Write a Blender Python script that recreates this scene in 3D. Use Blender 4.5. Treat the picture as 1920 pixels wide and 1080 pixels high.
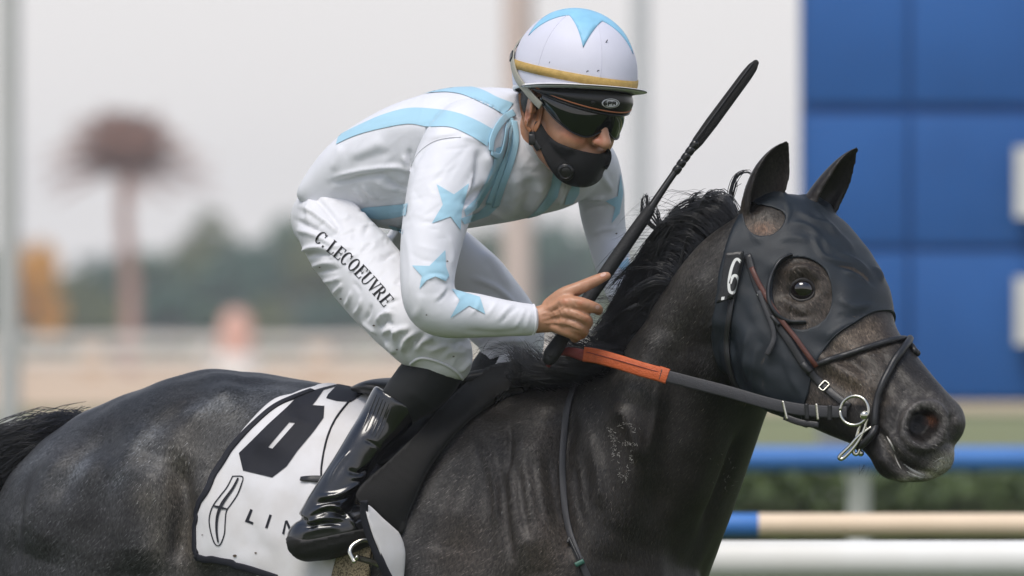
import bpy, bmesh, math, random
import numpy as np
from mathutils import Vector, Matrix
from mathutils.bvhtree import BVHTree
from mathutils.geometry import delaunay_2d_cdt

for o in list(bpy.data.objects):
    bpy.data.objects.remove(o)
SC = bpy.context.scene
COL = SC.collection
R = math.radians
random.seed(7)
RNG = np.random.default_rng(11)

# ------------------------------------------------------------------ camera
S = 1000.0      # picture pixels (1920 wide) per metre on the plane y = 0
D = 20.0        # camera distance to that plane, metres
ZC = 1.69       # camera height above the ground
HOR = 600.0     # row of the horizon in the picture
cam_d = bpy.data.cameras.new('camera')
cam = bpy.data.objects.new('camera', cam_d)
COL.objects.link(cam)
cam.location = (0, -D, ZC)
cam.rotation_euler = (R(90), 0, 0)
cam_d.sensor_width = 36.0
cam_d.lens = 36.0 * D * S / 1920.0
cam_d.shift_y = (HOR - 540.0) / 1920.0
cam_d.clip_start = 0.5
cam_d.clip_end = 5000.0
cam_d.dof.use_dof = True
cam_d.dof.focus_distance = D - 0.22
cam_d.dof.aperture_fstop = 6.0
SC.camera = cam
SC.render.resolution_x = 1024
SC.render.resolution_y = 576

# ------------------------------------------------------------------ light
SUN_EL, SUN_AZ = 62.0, 205.0
world = bpy.data.worlds.new('World')
SC.world = world
world.use_nodes = True
wn = world.node_tree
wn.nodes.clear()
w_out = wn.nodes.new('ShaderNodeOutputWorld')
w_bg = wn.nodes.new('ShaderNodeBackground')
w_sky = wn.nodes.new('ShaderNodeTexSky')
w_sky.sky_type = 'NISHITA'
w_sky.sun_disc = False
w_sky.sun_elevation = R(SUN_EL)
w_sky.sun_rotation = R(SUN_AZ)
w_sky.air_density = 1.0
w_sky.dust_density = 1.0
w_mul = wn.nodes.new('ShaderNodeMix')          # pale haze, thick towards the horizon, thinner overhead
w_mul.data_type = 'RGBA'
w_mul.inputs[7].default_value = (6.17, 5.96, 5.98, 1)
w_tc = wn.nodes.new('ShaderNodeTexCoord'); w_sx = wn.nodes.new('ShaderNodeSeparateXYZ'); w_mr = wn.nodes.new('ShaderNodeMapRange')
w_mr.inputs[1].default_value = 0.05; w_mr.inputs[2].default_value = 0.75; w_mr.inputs[3].default_value = 0.93; w_mr.inputs[4].default_value = 0.04
wn.links.new(w_tc.outputs['Generated'], w_sx.inputs[0]); wn.links.new(w_sx.outputs['Z'], w_mr.inputs[0]); wn.links.new(w_mr.outputs[0], w_mul.inputs[0])
wn.links.new(w_sky.outputs[0], w_mul.inputs[6])
wn.links.new(w_mul.outputs[2], w_bg.inputs['Color'])
w_bg.inputs['Strength'].default_value = 0.15
wn.links.new(w_bg.outputs[0], w_out.inputs['Surface'])

sun_d = bpy.data.lights.new('sun', 'SUN')
sun = bpy.data.objects.new('sun', sun_d)
COL.objects.link(sun)
sun_d.energy = 2.7
sun_d.angle = R(30)
sun_d.color = (1.0, 0.95, 0.87)
sd = Vector((math.sin(R(SUN_AZ)) * math.cos(R(SUN_EL)), math.cos(R(SUN_AZ)) * math.cos(R(SUN_EL)), math.sin(R(SUN_EL))))
sun.rotation_euler = sd.to_track_quat('Z', 'Y').to_euler()
sun.location = (0, 0, 30)

SC.view_settings.view_transform = 'Standard'
SC.view_settings.look = 'None'
SC.view_settings.gamma = 1.0
SC.view_settings.exposure = 0.0
SC.view_settings.use_curve_mapping = False

# ------------------------------------------------------------------ helpers
def W(px, py, y):
    """a point of the place: at depth y (metres behind the plane of the horse)"""
    k = (D + y) / D / S
    return np.stack(np.broadcast_arrays((np.asarray(px, float) - 960.0) * k, np.asarray(y, float) * np.ones_like(np.asarray(px, float)), ZC + (HOR - np.asarray(py, float)) * k), -1)

def proj(V):
    k = S * D / (D + V[..., 1])
    return 960.0 + V[..., 0] * k, HOR - (V[..., 2] - ZC) * k

def cr(rows, t):
    """Catmull-Rom through rows, t in 0..n-1"""
    rows = np.asarray(rows, float)
    n = len(rows)
    t = np.clip(np.asarray(t, float), 0, n - 1)
    i = np.minimum(t.astype(int), n - 2)
    f = (t - i)[..., None]
    p0 = rows[np.maximum(i - 1, 0)]; p1 = rows[i]; p2 = rows[i + 1]; p3 = rows[np.minimum(i + 2, n - 1)]
    m1 = (p2 - p0) * .5; m2 = (p3 - p1) * .5
    f2 = f * f; f3 = f2 * f
    return p1 * (2 * f3 - 3 * f2 + 1) + m1 * (f3 - 2 * f2 + f) + p2 * (3 * f2 - 2 * f3) + m2 * (f3 - f2)

def grid_faces(nu, nv, wrap=False, base=0):
    a = np.arange(nu - 1)[:, None]; b = np.arange(nv if wrap else nv - 1)[None, :]
    b2 = (b + 1) % nv
    q = np.stack([a * nv + b, a * nv + b2, (a + 1) * nv + b2, (a + 1) * nv + b], -1).reshape(-1, 4) + base
    return q

class Loft:
    """closed tube; every section is given by its upper and lower outline points, its depth, half width and turn"""
    def __init__(s, secs, th=0., n=2., k=0.):
        rows = []
        for q in secs:
            (A, B, yc, hd) = q[:4]
            t_, n_, k_ = (list(q[4:]) + [None] * 3)[:3]
            rows.append([A[0], A[1], B[0], B[1], yc, hd, th if t_ is None else t_, n if n_ is None else n_, k if k_ is None else k_])
        s.rows = np.array(rows, float); s.m = len(rows)
    def ev(s, t, phi, grow=0.):
        t = np.asarray(t, float); phi = np.asarray(phi, float)
        t, phi = np.broadcast_arrays(t, phi)
        r = cr(s.rows, t)
        A = r[..., 0:2]; B = r[..., 2:4]; yc = r[..., 4]; hd = np.maximum(r[..., 5], .004) + grow; th = np.radians(r[..., 6]); n = r[..., 7]; k = r[..., 8]
        C = (A + B) / 2; E = (A - B) / 2; el = np.sqrt((E ** 2).sum(-1)) + 1e-6
        E = E * ((el + grow * S) / el)[..., None]; el = el + grow * S
        hp = hd * S; qx = -hp * np.sin(th); nx = E[..., 0] / el
        mm = n / (n - 1); f = np.maximum(.05, 1 - np.abs(qx * nx / el) ** mm) ** (1 / mm)
        c = np.cos(phi); q = np.sin(phi)
        c = np.sign(c) * np.abs(c) ** (2 / n); q = np.sign(q) * np.abs(q) ** (2 / n)
        w = q * (1 + k * c)
        return W(C[..., 0] + E[..., 0] * f * c + qx * w, C[..., 1] + E[..., 1] * f * c, yc - hd * np.cos(th) * w)
    def mesh(s, nu=120, nv=72, grow=0.):
        t = np.linspace(0, s.m - 1, nu); ph = np.linspace(0, 2 * math.pi, nv, endpoint=False)
        V = s.ev(t[:, None], ph[None, :], grow).reshape(-1, 3)
        F = [tuple(q) for q in grid_faces(nu, nv, True)]
        c0 = V[:nv].mean(0); c1 = V[-nv:].mean(0)
        b = len(V); V = np.vstack([V, c0, c1])
        for j in range(nv):
            F.append((b, (j + 1) % nv, j)); F.append((b + 1, (nu - 1) * nv + j, (nu - 1) * nv + (j + 1) % nv))
        return V, F
    def inv(s, pts):
        """surface coordinates of picture points on the side that faces the camera"""
        if not hasattr(s, 'cache'):
            t = np.linspace(0, s.m - 1, 260); ph = np.linspace(-.5 * math.pi, 1.5 * math.pi, 300)
            P = s.ev(t[:, None], ph[None, :]); x, y = proj(P)
            s.cache = (np.repeat(t[:, None], 300, 1).ravel(), np.repeat(ph[None, :], 260, 0).ravel(), x.ravel(), y.ravel(), P[..., 1].ravel())
        T, PH, X, Y, Z = s.cache
        out = []
        for p in pts:
            d = np.hypot(X - p[0], Y - p[1])
            i = np.argmin(d + np.maximum(Z - Z[np.argmin(d)], -9) * 0 + (Z + 1) * 12)
            out.append((T[i], PH[i]))
        return np.array(out)

def frames(P):
    T = np.gradient(P, axis=0); T /= np.linalg.norm(T, axis=1)[:, None] + 1e-12
    N = np.zeros_like(P); ref = np.array([0., -1., 0.])
    if abs(T[0] @ ref) > .9: ref = np.array([0., 0., 1.])
    n = ref - T[0] * (T[0] @ ref); n /= np.linalg.norm(n); N[0] = n
    for i in range(1, len(P)):
        n = n - T[i] * (T[i] @ n); n /= np.linalg.norm(n) + 1e-12; N[i] = n
    return T, N, np.cross(T, N)

def tube3(P, rad, nv=20, ring=None, cap=True, flat=1.):
    """round tube through world points P (resampled already) with radii rad"""
    P = np.asarray(P, float); rad = np.asarray(rad, float) * np.ones(len(P))
    T, N, B = frames(P)
    if cap:
        a = np.linspace(math.pi / 2, 0, 6)[:-1]
        pre = [P[0] - T[0] * rad[0] * math.sin(x) for x in a]; prer = [max(rad[0] * math.cos(x), 1e-5) for x in a]
        post = [P[-1] + T[-1] * rad[-1] * math.sin(x) for x in a[::-1]]; postr = [max(rad[-1] * math.cos(x), 1e-5) for x in a[::-1]]
        P = np.vstack([pre, P, post]); rad = np.concatenate([prer, rad, postr])
        N = np.vstack([[N[0]] * 5, N, [N[-1]] * 5]); B = np.vstack([[B[0]] * 5, B, [B[-1]] * 5])
    ph = np.linspace(0, 2 * math.pi, nv, endpoint=False)
    V = P[:, None, :] + rad[:, None, None] * (np.cos(ph)[None, :, None] * N[:, None, :] * flat + np.sin(ph)[None, :, None] * B[:, None, :])
    nu = len(P); V = V.reshape(-1, 3)
    F = [tuple(q) for q in grid_faces(nu, nv, True)]
    F.append(tuple(range(nv))[::-1]); F.append(tuple((nu - 1) * nv + j for j in range(nv)))
    return V, F

def tubep(rows, seg=12, nv=24, flat=1., cap=True):
    """tube through rows of (px, py, depth, radius in mm)"""
    rows = np.array(rows, float)
    t = np.linspace(0, len(rows) - 1, (len(rows) - 1) * seg + 1)
    r = cr(rows, t)
    return tube3(W(r[:, 0], r[:, 1], r[:, 2]), r[:, 3] / 1000., nv, flat=flat, cap=cap)

def ellipsoid(c, axes, nu=24, nv=32):
    th = np.linspace(0, math.pi, nu); ph = np.linspace(0, 2 * math.pi, nv, endpoint=False)
    a, b, d = [np.asarray(x, float) for x in axes]
    V = np.asarray(c, float) + np.cos(th)[:, None, None] * a + np.sin(th)[:, None, None] * (np.cos(ph)[None, :, None] * b + np.sin(ph)[None, :, None] * d)
    return V.reshape(-1, 3), [tuple(q) for q in grid_faces(nu, nv, True)]

def join(parts):
    Vs, Fs, b = [], [], 0
    for V, F in parts:
        Vs.append(np.asarray(V, float)); Fs += [tuple(int(i) + b for i in f) for f in F]; b += len(V)
    return np.vstack(Vs), Fs

def make(name, V, F, mat, parent=None, smooth=True, **props):
    me = bpy.data.meshes.new(name)
    me.from_pydata(np.asarray(V, float).tolist(), [], [tuple(int(i) for i in f) for f in F])
    if smooth: me.polygons.foreach_set('use_smooth', [True] * len(me.polygons))
    me.materials.append(mat)
    me.update()
    o = bpy.data.objects.new(name, me); COL.objects.link(o)
    if parent is not None:
        o.parent = parent
        o.matrix_parent_inverse = Matrix.Translation(-Vector(parent.location)) if parent.parent is None else Matrix.Identity(4)
    for k_, v_ in props.items(): o[k_] = v_
    return o

def thing(name, label, cat, loc=(0, 0, 0), group=None):
    o = bpy.data.objects.new(name, None); COL.objects.link(o); o.location = tuple(float(x) for x in loc)
    o.empty_display_size = .1
    o['label'] = label; o['category'] = cat
    if group: o['group'] = group
    return o

def box(c, s, bev=0.):
    x, y, z = [q / 2 for q in s]
    if not bev:
        V = [(c[0] + i * x, c[1] + j * y, c[2] + k * z) for i in (-1, 1) for j in (-1, 1) for k in (-1, 1)]
        return np.array(V), [(0, 1, 3, 2), (4, 6, 7, 5), (0, 4, 5, 1), (2, 3, 7, 6), (0, 2, 6, 4), (1, 5, 7, 3)]
    bm = bmesh.new(); bmesh.ops.create_cube(bm, size=1)
    for v in bm.verts: v.co = (v.co.x * s[0], v.co.y * s[1], v.co.z * s[2])
    bmesh.ops.bevel(bm, geom=bm.edges[:], offset=bev, segments=2, affect='EDGES', profile=.6)
    bm.verts.index_update()
    V = np.array([(v.co.x + c[0], v.co.y + c[1], v.co.z + c[2]) for v in bm.verts]); F = [tuple(v.index for v in f.verts) for f in bm.faces]
    bm.free(); return V, F

def remesh(V, F, voxel):
    me = bpy.data.meshes.new('tmp'); me.from_pydata(V.tolist(), [], F)
    bm = bmesh.new(); bm.from_mesh(me); bmesh.ops.recalc_face_normals(bm, faces=bm.faces[:]); bm.to_mesh(me); bm.free()
    o = bpy.data.objects.new('tmp', me); COL.objects.link(o)
    m = o.modifiers.new('r', 'REMESH'); m.mode = 'VOXEL'; m.voxel_size = voxel; m.adaptivity = 0
    dg = bpy.context.evaluated_depsgraph_get(); e = o.evaluated_get(dg).to_mesh()
    nv, npoly = len(e.vertices), len(e.polygons)
    co = np.empty(nv * 3); e.vertices.foreach_get('co', co)
    li = np.empty(len(e.loops), int); e.loops.foreach_get('vertex_index', li)
    tot = np.empty(npoly, int); e.polygons.foreach_get('loop_total', tot)
    assert (tot == 4).all()
    o.evaluated_get(dg).to_mesh_clear()
    bpy.data.objects.remove(o); bpy.data.meshes.remove(me)
    return co.reshape(-1, 3), li.reshape(-1, 4)

def edges_of(Q):
    E = np.vstack([np.stack([Q[:, i], Q[:, (i + 1) % Q.shape[1]]], 1) for i in range(Q.shape[1])])
    E.sort(1); return np.unique(E, axis=0)

def smooth(V, E, it, lam=.5, w=None):
    n = len(V); i = np.concatenate([E[:, 0], E[:, 1]]); j = np.concatenate([E[:, 1], E[:, 0]])
    deg = np.maximum(np.bincount(i, minlength=n), 1)
    for _ in range(it):
        M = np.stack([np.bincount(i, V[j, a], minlength=n) for a in range(3)], 1) / deg[:, None]
        d = (M - V) * lam
        V = V + (d if w is None else d * w[:, None])
    return V

def normals(V, Q):
    a = np.cross(V[Q[:, 2]] - V[Q[:, 0]], V[Q[:, 3 if Q.shape[1] > 3 else 1]] - V[Q[:, 1]]) if Q.shape[1] > 3 else np.cross(V[Q[:, 1]] - V[Q[:, 0]], V[Q[:, 2]] - V[Q[:, 0]])
    N = np.zeros_like(V)
    for c in range(Q.shape[1]):
        for k in range(3): N[:, k] += np.bincount(Q[:, c], a[:, k], minlength=len(V))
    return N / (np.linalg.norm(N, axis=1)[:, None] + 1e-12)

def seg_dist(X, Y, pts):
    """distance to a polyline and arc position 0..1"""
    pts = np.asarray(pts, float); L = np.hypot(*np.diff(pts, axis=0).T) if len(pts) > 1 else np.array([1.])
    best = np.full(X.shape, 1e9); u = np.zeros(X.shape); acc = 0.; tot = L.sum()
    if len(pts) == 1:
        return np.hypot(X - pts[0, 0], Y - pts[0, 1]), u + .5
    for k in range(len(pts) - 1):
        a, b = pts[k], pts[k + 1]; d = b - a; l2 = d @ d + 1e-9
        f = np.clip(((X - a[0]) * d[0] + (Y - a[1]) * d[1]) / l2, 0, 1)
        ds = np.hypot(X - a[0] - f * d[0], Y - a[1] - f * d[1]); m = ds < best
        best[m] = ds[m]; u[m] = (acc + f[m] * L[k]) / tot; acc += L[k]
    return best, u

def fine(pts, n=None):
    pts = np.asarray(pts, float)
    if len(pts) < 3: return pts
    return cr(pts, np.linspace(0, len(pts) - 1, n or (len(pts) - 1) * 6 + 1))

def strokes(V, N, lst, scale=1., ymax=None):
    """raise or press the surface along lines: (points, width in px, height in mm, [sharp], [taper])"""
    X, Y = proj(V); w = np.clip((-N[:, 1] + .05) / .35, 0, 1)
    if ymax is not None: w = w * np.clip((ymax - V[:, 1]) / .03, 0, 1)
    act = np.where(w > 0)[0]; X = X[act]; Y = Y[act]; disp = np.zeros(len(act))
    for st in lst:
        p = fine(st[0]); wd, h = st[1], st[2]; sharp = len(st) > 3 and st[3]; taper = not (len(st) > 4 and st[4] == 0)
        m = (X > p[:, 0].min() - 3 * wd) & (X < p[:, 0].max() + 3 * wd) & (Y > p[:, 1].min() - 3 * wd) & (Y < p[:, 1].max() + 3 * wd)
        k = np.where(m)[0]
        if not len(k): continue
        d, u = seg_dist(X[k], Y[k], p)
        g = np.exp(-d / wd * 1.2) if sharp else np.exp(-(d / wd) ** 2)
        if taper and len(p) > 1: g = g * np.clip(np.sin(math.pi * np.clip(u, .02, .98)) * 1.6, 0, 1)
        disp[k] += g * h / 1000.
    out = np.zeros(len(V)); out[act] = disp * w[act]
    return V + N * (out * scale)[:, None]

def blob(V, N, lst, ymax=None):
    """weights of soft spots (px, py, rx, ry, rot) on the camera side"""
    X, Y = proj(V); out = np.zeros(len(V))
    for (x, y, rx, ry, rot) in lst:
        c, s_ = math.cos(R(rot)), math.sin(R(rot)); dx, dy = X - x, Y - y
        out = np.maximum(out, np.exp(-((dx * c + dy * s_) / rx) ** 2 - ((-dx * s_ + dy * c) / ry) ** 2))
    return out

def bvh_of(V, Q):
    return BVHTree.FromPolygons(V.tolist(), [tuple(int(i) for i in q) for q in Q])

CAM = Vector((0, -D, ZC))
def hit(bvh, px, py):
    d = (Vector(W(px, py, 0.).tolist()) - CAM).normalized()
    l, n, i, ds = bvh.ray_cast(CAM, d)
    if l is None: return None
    if n.dot(d) > 0: n = -n
    return np.array(l), np.array(n)

def hit_in(bvh, px, py, cx, cy):
    for k in range(40):
        f = k / 40.
        h = hit(bvh, px + (cx - px) * f, py + (cy - py) * f)
        if h is not None: return h
    raise RuntimeError('no surface at %s %s' % (px, py))

def inpoly(P, poly):
    x, y = P[:, 0], P[:, 1]; ins = np.zeros(len(P), bool); n = len(poly)
    for i in range(n):
        (x1, y1), (x2, y2) = poly[i], poly[(i + 1) % n]
        if y1 == y2: continue
        c = ((y1 > y) != (y2 > y)) & (x < (x2 - x1) * (y - y1) / (y2 - y1) + x1)
        ins ^= c
    return ins

def cdt(polys, holes=(), step=8., dense=None):
    """triangles filling the polygons (minus holes) with an even net of inner points"""
    verts, edges = [], []
    for poly in list(polys) + list(holes):
        pts = []
        for i in range(len(poly)):
            a, b = np.array(poly[i], float), np.array(poly[(i + 1) % len(poly)], float)
            k = max(1, int(np.hypot(*(b - a)) / step))
            pts += [a + (b - a) * j / k for j in range(k)]
        b0 = len(verts); verts += [Vector(p) for p in pts]; edges += [(b0 + i, b0 + (i + 1) % len(pts)) for i in range(len(pts))]
    A = np.array([tuple(v) for v in verts]); lo, hi = A.min(0), A.max(0)
    gx, gy = np.meshgrid(np.arange(lo[0] + step * .5, hi[0], step), np.arange(lo[1] + step * .5, hi[1], step * .87))
    gx = gx + (np.arange(gx.shape[0]) % 2)[:, None] * step * .5
    G = np.stack([gx.ravel(), gy.ravel()], 1)
    ins = np.zeros(len(G), bool)
    for p in polys: ins |= inpoly(G, p)
    for p in holes: ins &= ~inpoly(G, p)
    G = G[ins]
    if len(G):
        dmin = np.full(len(G), 1e9)
        for p in list(polys) + list(holes):
            d, _ = seg_dist(G[:, 0], G[:, 1], list(p) + [p[0]]); dmin = np.minimum(dmin, d)
        G = G[dmin > step * .35]
    verts += [Vector(g) for g in G]
    r = delaunay_2d_cdt(verts, edges, [], 0, 1e-4)
    P = np.array([tuple(v) for v in r[0]]); F = np.array([f for f in r[2]])
    C = P[F].mean(1); keep = np.zeros(len(C), bool)
    for p in polys: keep |= inpoly(C, p)
    for p in holes: keep &= ~inpoly(C, p)
    return P, F[keep]

def shell(V, F, N, thick):
    """give an open sheet thickness: walls down along -N and a back"""
    from collections import Counter
    F = [tuple(int(i) for i in f) for f in F]; c = Counter(); d = {}
    for f in F:
        for i in range(len(f)):
            a, b = f[i], f[(i + 1) % len(f)]; c[(min(a, b), max(a, b))] += 1; d[(min(a, b), max(a, b))] = (a, b)
    n = len(V); V2 = np.vstack([V, V - N * thick]); F2 = list(F) + [tuple(i + n for i in f[::-1]) for f in F]
    for k_, m in c.items():
        if m == 1: a, b = d[k_]; F2.append((b, a, a + n, b + n))
    return V2, F2

def patch(name, polys, bvh, mat, parent, off=.001, thick=.0015, step=7., holes=(), sm=0, bulge=None, lift=None, **props):
    """a sheet that lies on a surface: the outline is given as seen from the camera, each point is laid onto the surface"""
    P, F = cdt(polys, holes, step)
    c = np.vstack([np.asarray(p, float) for p in polys]).mean(0)
    V = np.zeros((len(P), 3)); N = np.zeros((len(P), 3))
    for i, p in enumerate(P):
        V[i], N[i] = hit_in(bvh, p[0], p[1], c[0], c[1])
    E = edges_of(F); N = smooth(N, E, 6); N /= np.linalg.norm(N, axis=1)[:, None] + 1e-9
    if sm:
        d = np.zeros_like(V); d[:, 0] = V[:, 1]; d = smooth(d, E, sm); y = np.minimum(d[:, 0], V[:, 1] + .004)
        X, Y = P[:, 0], P[:, 1]; V = W(X, Y, y)
    V = V + N * off
    if lift is not None:      # flares away from the surface, towards the viewer's side of the track
        d_ = V - np.array(CAM); L_ = np.linalg.norm(d_, axis=1); V = V - d_ / L_[:, None] * lift(P[:, 0], P[:, 1])[:, None]
    fn = np.cross(V[F[:, 1]] - V[F[:, 0]], V[F[:, 2]] - V[F[:, 0]]); fl = (fn * N[F[:, 0]]).sum(1) < 0
    F = F.copy(); F[fl] = F[fl][:, ::-1]
    V2, F2 = shell(V, F, N, thick) if thick > .0017 else (V, F)
    o = make(name, V2, F2, mat, parent, **props)
    return o

def strap3(P, N, width, thick, nv=None):
    """flat strap along world points P with surface normals N"""
    P = np.asarray(P, float); N = np.asarray(N, float); T = np.gradient(P, axis=0); T /= np.linalg.norm(T, axis=1)[:, None] + 1e-12
    N = N - T * (N * T).sum(1)[:, None]; N /= np.linalg.norm(N, axis=1)[:, None] + 1e-12
    B = np.cross(T, N); w = np.asarray(width) * np.ones(len(P)) / 2; h = thick / 2
    prof = [(-1, -1), (-1, .55), (-.8, 1), (.8, 1), (1, .55), (1, -1)]
    V = np.stack([P + B * (w * a)[:, None] + N * (h * b) for a, b in prof], 1).reshape(-1, 3); k = len(prof); n = len(P)
    F = [tuple(q) for q in grid_faces(n, k, True)]; F.append(tuple(range(k))[::-1]); F.append(tuple((n - 1) * k + i for i in range(k)))
    return V, F

def lay(bvh, pts, off=.002, n=40, c=None):
    p = fine(pts, n) if len(pts) > 2 else np.array([np.array(pts[0]) + (np.array(pts[1]) - np.array(pts[0])) * u for u in np.linspace(0, 1, n)])
    c = c or tuple(np.mean(pts, 0)); V, N = [], []
    for q in p:
        v, m = hit_in(bvh, q[0], q[1], c[0], c[1]); V.append(v); N.append(m)
    V = np.array(V); N = np.array(N)
    E = np.array([(i, i + 1) for i in range(len(V) - 1)]); N = smooth(N, E, 8); N /= np.linalg.norm(N, axis=1)[:, None]
    a, b = V[0].copy(), V[-1].copy(); V = smooth(V, E, 2); V[0] = a; V[-1] = b
    return V + N * off, N

def wobble(V, seed, amp, freq):
    r = np.random.default_rng(seed); out = np.zeros(len(V))
    for i in range(9):
        k = r.normal(size=3); k /= np.linalg.norm(k); f = freq * r.uniform(.6, 1.7)
        out += np.sin(V @ k * f + r.uniform(0, 6.3)) / 9 ** .5
    return out * amp

# ------------------------------------------------------------------ materials
def mat(name, col, rough=.6, spec=.5, metal=0., col2=None, nscale=30., bump=0., bscale=200., sheen=0., coat=0., attr=None, detail=4., stretch=None, croughness=.05, lo=.35, hi=.65, trans=0.):
    m = bpy.data.materials.new(name); m.use_nodes = True; nt = m.node_tree; b = nt.nodes['Principled BSDF']
    b.inputs['Roughness'].default_value = rough; b.inputs['Metallic'].default_value = metal
    b.inputs['Specular IOR Level'].default_value = spec
    b.inputs['Sheen Weight'].default_value = sheen
    b.inputs['Coat Weight'].default_value = coat; b.inputs['Coat Roughness'].default_value = croughness
    b.inputs['Transmission Weight'].default_value = trans
    tc = nt.nodes.new('ShaderNodeTexCoord'); src = tc.outputs['Object']
    if stretch:
        mp = nt.nodes.new('ShaderNodeMapping'); mp.inputs['Scale'].default_value = stretch; nt.links.new(src, mp.inputs[0]); src = mp.outputs[0]
    base = None
    if attr:
        at = nt.nodes.new('ShaderNodeAttribute'); at.attribute_name = attr; base = at.outputs['Color']
    no = nt.nodes.new('ShaderNodeTexNoise'); no.inputs['Scale'].default_value = nscale; no.inputs['Detail'].default_value = detail
    nt.links.new(src, no.inputs['Vector'])
    rp = nt.nodes.new('ShaderNodeValToRGB'); rp.color_ramp.elements[0].position = lo; rp.color_ramp.elements[1].position = hi
    c2 = col2 or tuple(x * .88 for x in col)
    rp.color_ramp.elements[0].color = (*c2, 1); rp.color_ramp.elements[1].color = (*col, 1)
    nt.links.new(no.outputs['Fac'], rp.inputs[0])
    if base is not None:
        mx = nt.nodes.new('ShaderNodeMix'); mx.data_type = 'RGBA'; mx.blend_type = 'MULTIPLY'; mx.inputs[0].default_value = 1
        nt.links.new(base, mx.inputs[6]); nt.links.new(rp.outputs[0], mx.inputs[7]); nt.links.new(mx.outputs[2], b.inputs['Base Color'])
    else:
        nt.links.new(rp.outputs[0], b.inputs['Base Color'])
    if bump:
        n2 = nt.nodes.new('ShaderNodeTexNoise'); n2.inputs['Scale'].default_value = bscale; n2.inputs['Detail'].default_value = 5
        nt.links.new(src, n2.inputs['Vector'])
        bp = nt.nodes.new('ShaderNodeBump'); bp.inputs['Strength'].default_value = bump; bp.inputs['Distance'].default_value = .002
        nt.links.new(n2.outputs['Fac'], bp.inputs['Height']); nt.links.new(bp.outputs[0], b.inputs['Normal'])
    return m

def set_col(o, name, C):
    a = o.data.color_attributes.new(name, 'FLOAT_COLOR', 'POINT')
    C4 = np.ones((len(C), 4)); C4[:, :3] = C
    a.data.foreach_set('color', C4.ravel())
# ================================================================== the setting
def sheet(name, x0, x1, y0, y1, z, m, nx=2, ny=2):
    xs = np.linspace(x0, x1, nx); ys = np.linspace(y0, y1, ny)
    V = np.array([(x, y, z) for y in ys for x in xs]); F = grid_faces(ny, nx)
    return make(name, V, F, m, None, False, kind='structure')

M_GRASS = mat('turf', (.062, .095, .020), .9, .2, col2=(.042, .066, .013), nscale=.35, bump=.4, bscale=40, detail=8)
M_SAND = mat('sand', (.62, .47, .33), .95, .2, col2=(.52, .38, .26), nscale=.3, detail=8)
M_DRY = mat('dry_turf', (.22, .23, .11), .95, .2, col2=(.15, .17, .07), nscale=.2, detail=8)
sheet('ground', -800, 800, -40, 880, 0, M_GRASS)
sheet('sand_track', -700, 700, 182, 395, .004, M_SAND)
sheet('grass_verge', -700, 700, 110, 170, .004, M_DRY)

M_WHITE = mat('white_plastic', (.78, .77, .74), .45, .4, col2=(.70, .68, .63), nscale=3)
M_CREAM = mat('cream_plastic', (.80, .63, .46), .5, .4, col2=(.72, .56, .40), nscale=3)
M_BLUE = mat('blue_plastic', (.055, .20, .55), .45, .4, col2=(.045, .17, .48), nscale=3)
M_GREYP = mat('grey_pole', (.60, .59, .57), .6, .3, col2=(.56, .55, .53), nscale=2)
M_PINKP = mat('pinkish_pole', (.76, .62, .56), .6, .3, col2=(.72, .57, .51), nscale=2)
M_PALEP = mat('pale_pole', (.66, .66, .67), .5, .4, col2=(.62, .62, .63), nscale=2)

def cyl(p, q, r0, r1=None, nv=18, seg=2):
    p, q = np.array(p, float), np.array(q, float); f = np.linspace(0, 1, seg)
    return tube3(p + (q - p) * f[:, None], r0 + ((r1 if r1 is not None else r0) - r0) * f, nv)

def rail(label, y, z, r, spans, posts, pm, slope=0., group=None, foot=.0):
    t = thing('running_rail', label, 'rail', (posts[0], y, 0))
    if group: t['group'] = group
    for (x0, x1, m) in spans:
        V, F = cyl((x0, y + slope * x0, z), (x1, y + slope * x1, z), r)
        make('rail_tube', V, F, m, t)
    for x in posts:
        yy = y + slope * x + .02
        P = np.array([(x, yy + .14, 0), (x, yy + .13, z * .45), (x, yy + .08, z * .8), (x, yy, z)])
        V, F = tube3(cr(P, np.linspace(0, 3, 16)), .043, 14)
        make('post', V, F, pm, t)
    return t

# near white rail, painted rail behind it, blue rail farther off
def wx(px, y): return (px - 960) / 1000. * (D + y) / D
rail('thick white running rail close behind the horse', 3.2, 1.165, .046, [(-7, 9, M_WHITE)], [-5.2, -2.0, 1.16, 4.3, 7.4], M_WHITE)
rail('cream running rail with one blue length behind the white rail', 6.5, 1.18, .030,
     [(-9, wx(1300, 6.5), M_CREAM), (wx(1300, 6.5), wx(1422, 6.5), M_BLUE), (wx(1422, 6.5), 11, M_CREAM)], [-6.5, -3.5, -.5, 3.65, 1.25 - 6.0], M_CREAM)
rail('bright blue running rail on white posts below the blue board', 18, 1.195, .044, [(-14, 18, M_BLUE)], [-11, -7, -3, wx(1612, 18), 5.6, 10], M_WHITE)

# far white fence
t = thing('far_fence', 'low white fence along the sand track far behind', 'fence', (-16, 300, 0))
for z, h, m in ((1.20, .26, M_WHITE), (.62, .22, M_WHITE)):
    V, F = box((6, 300, z - h / 2), (120, .12, h), .02); make('rail_board', V, F, m, t)
for i in range(34):
    V, F = box((-50 + i * 3.4, 300.15, .55), (.7 if i % 2 else .45, .14, 1.1), .03); make('post', V, F, M_CREAM if i % 3 else M_WHITE, t)

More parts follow.
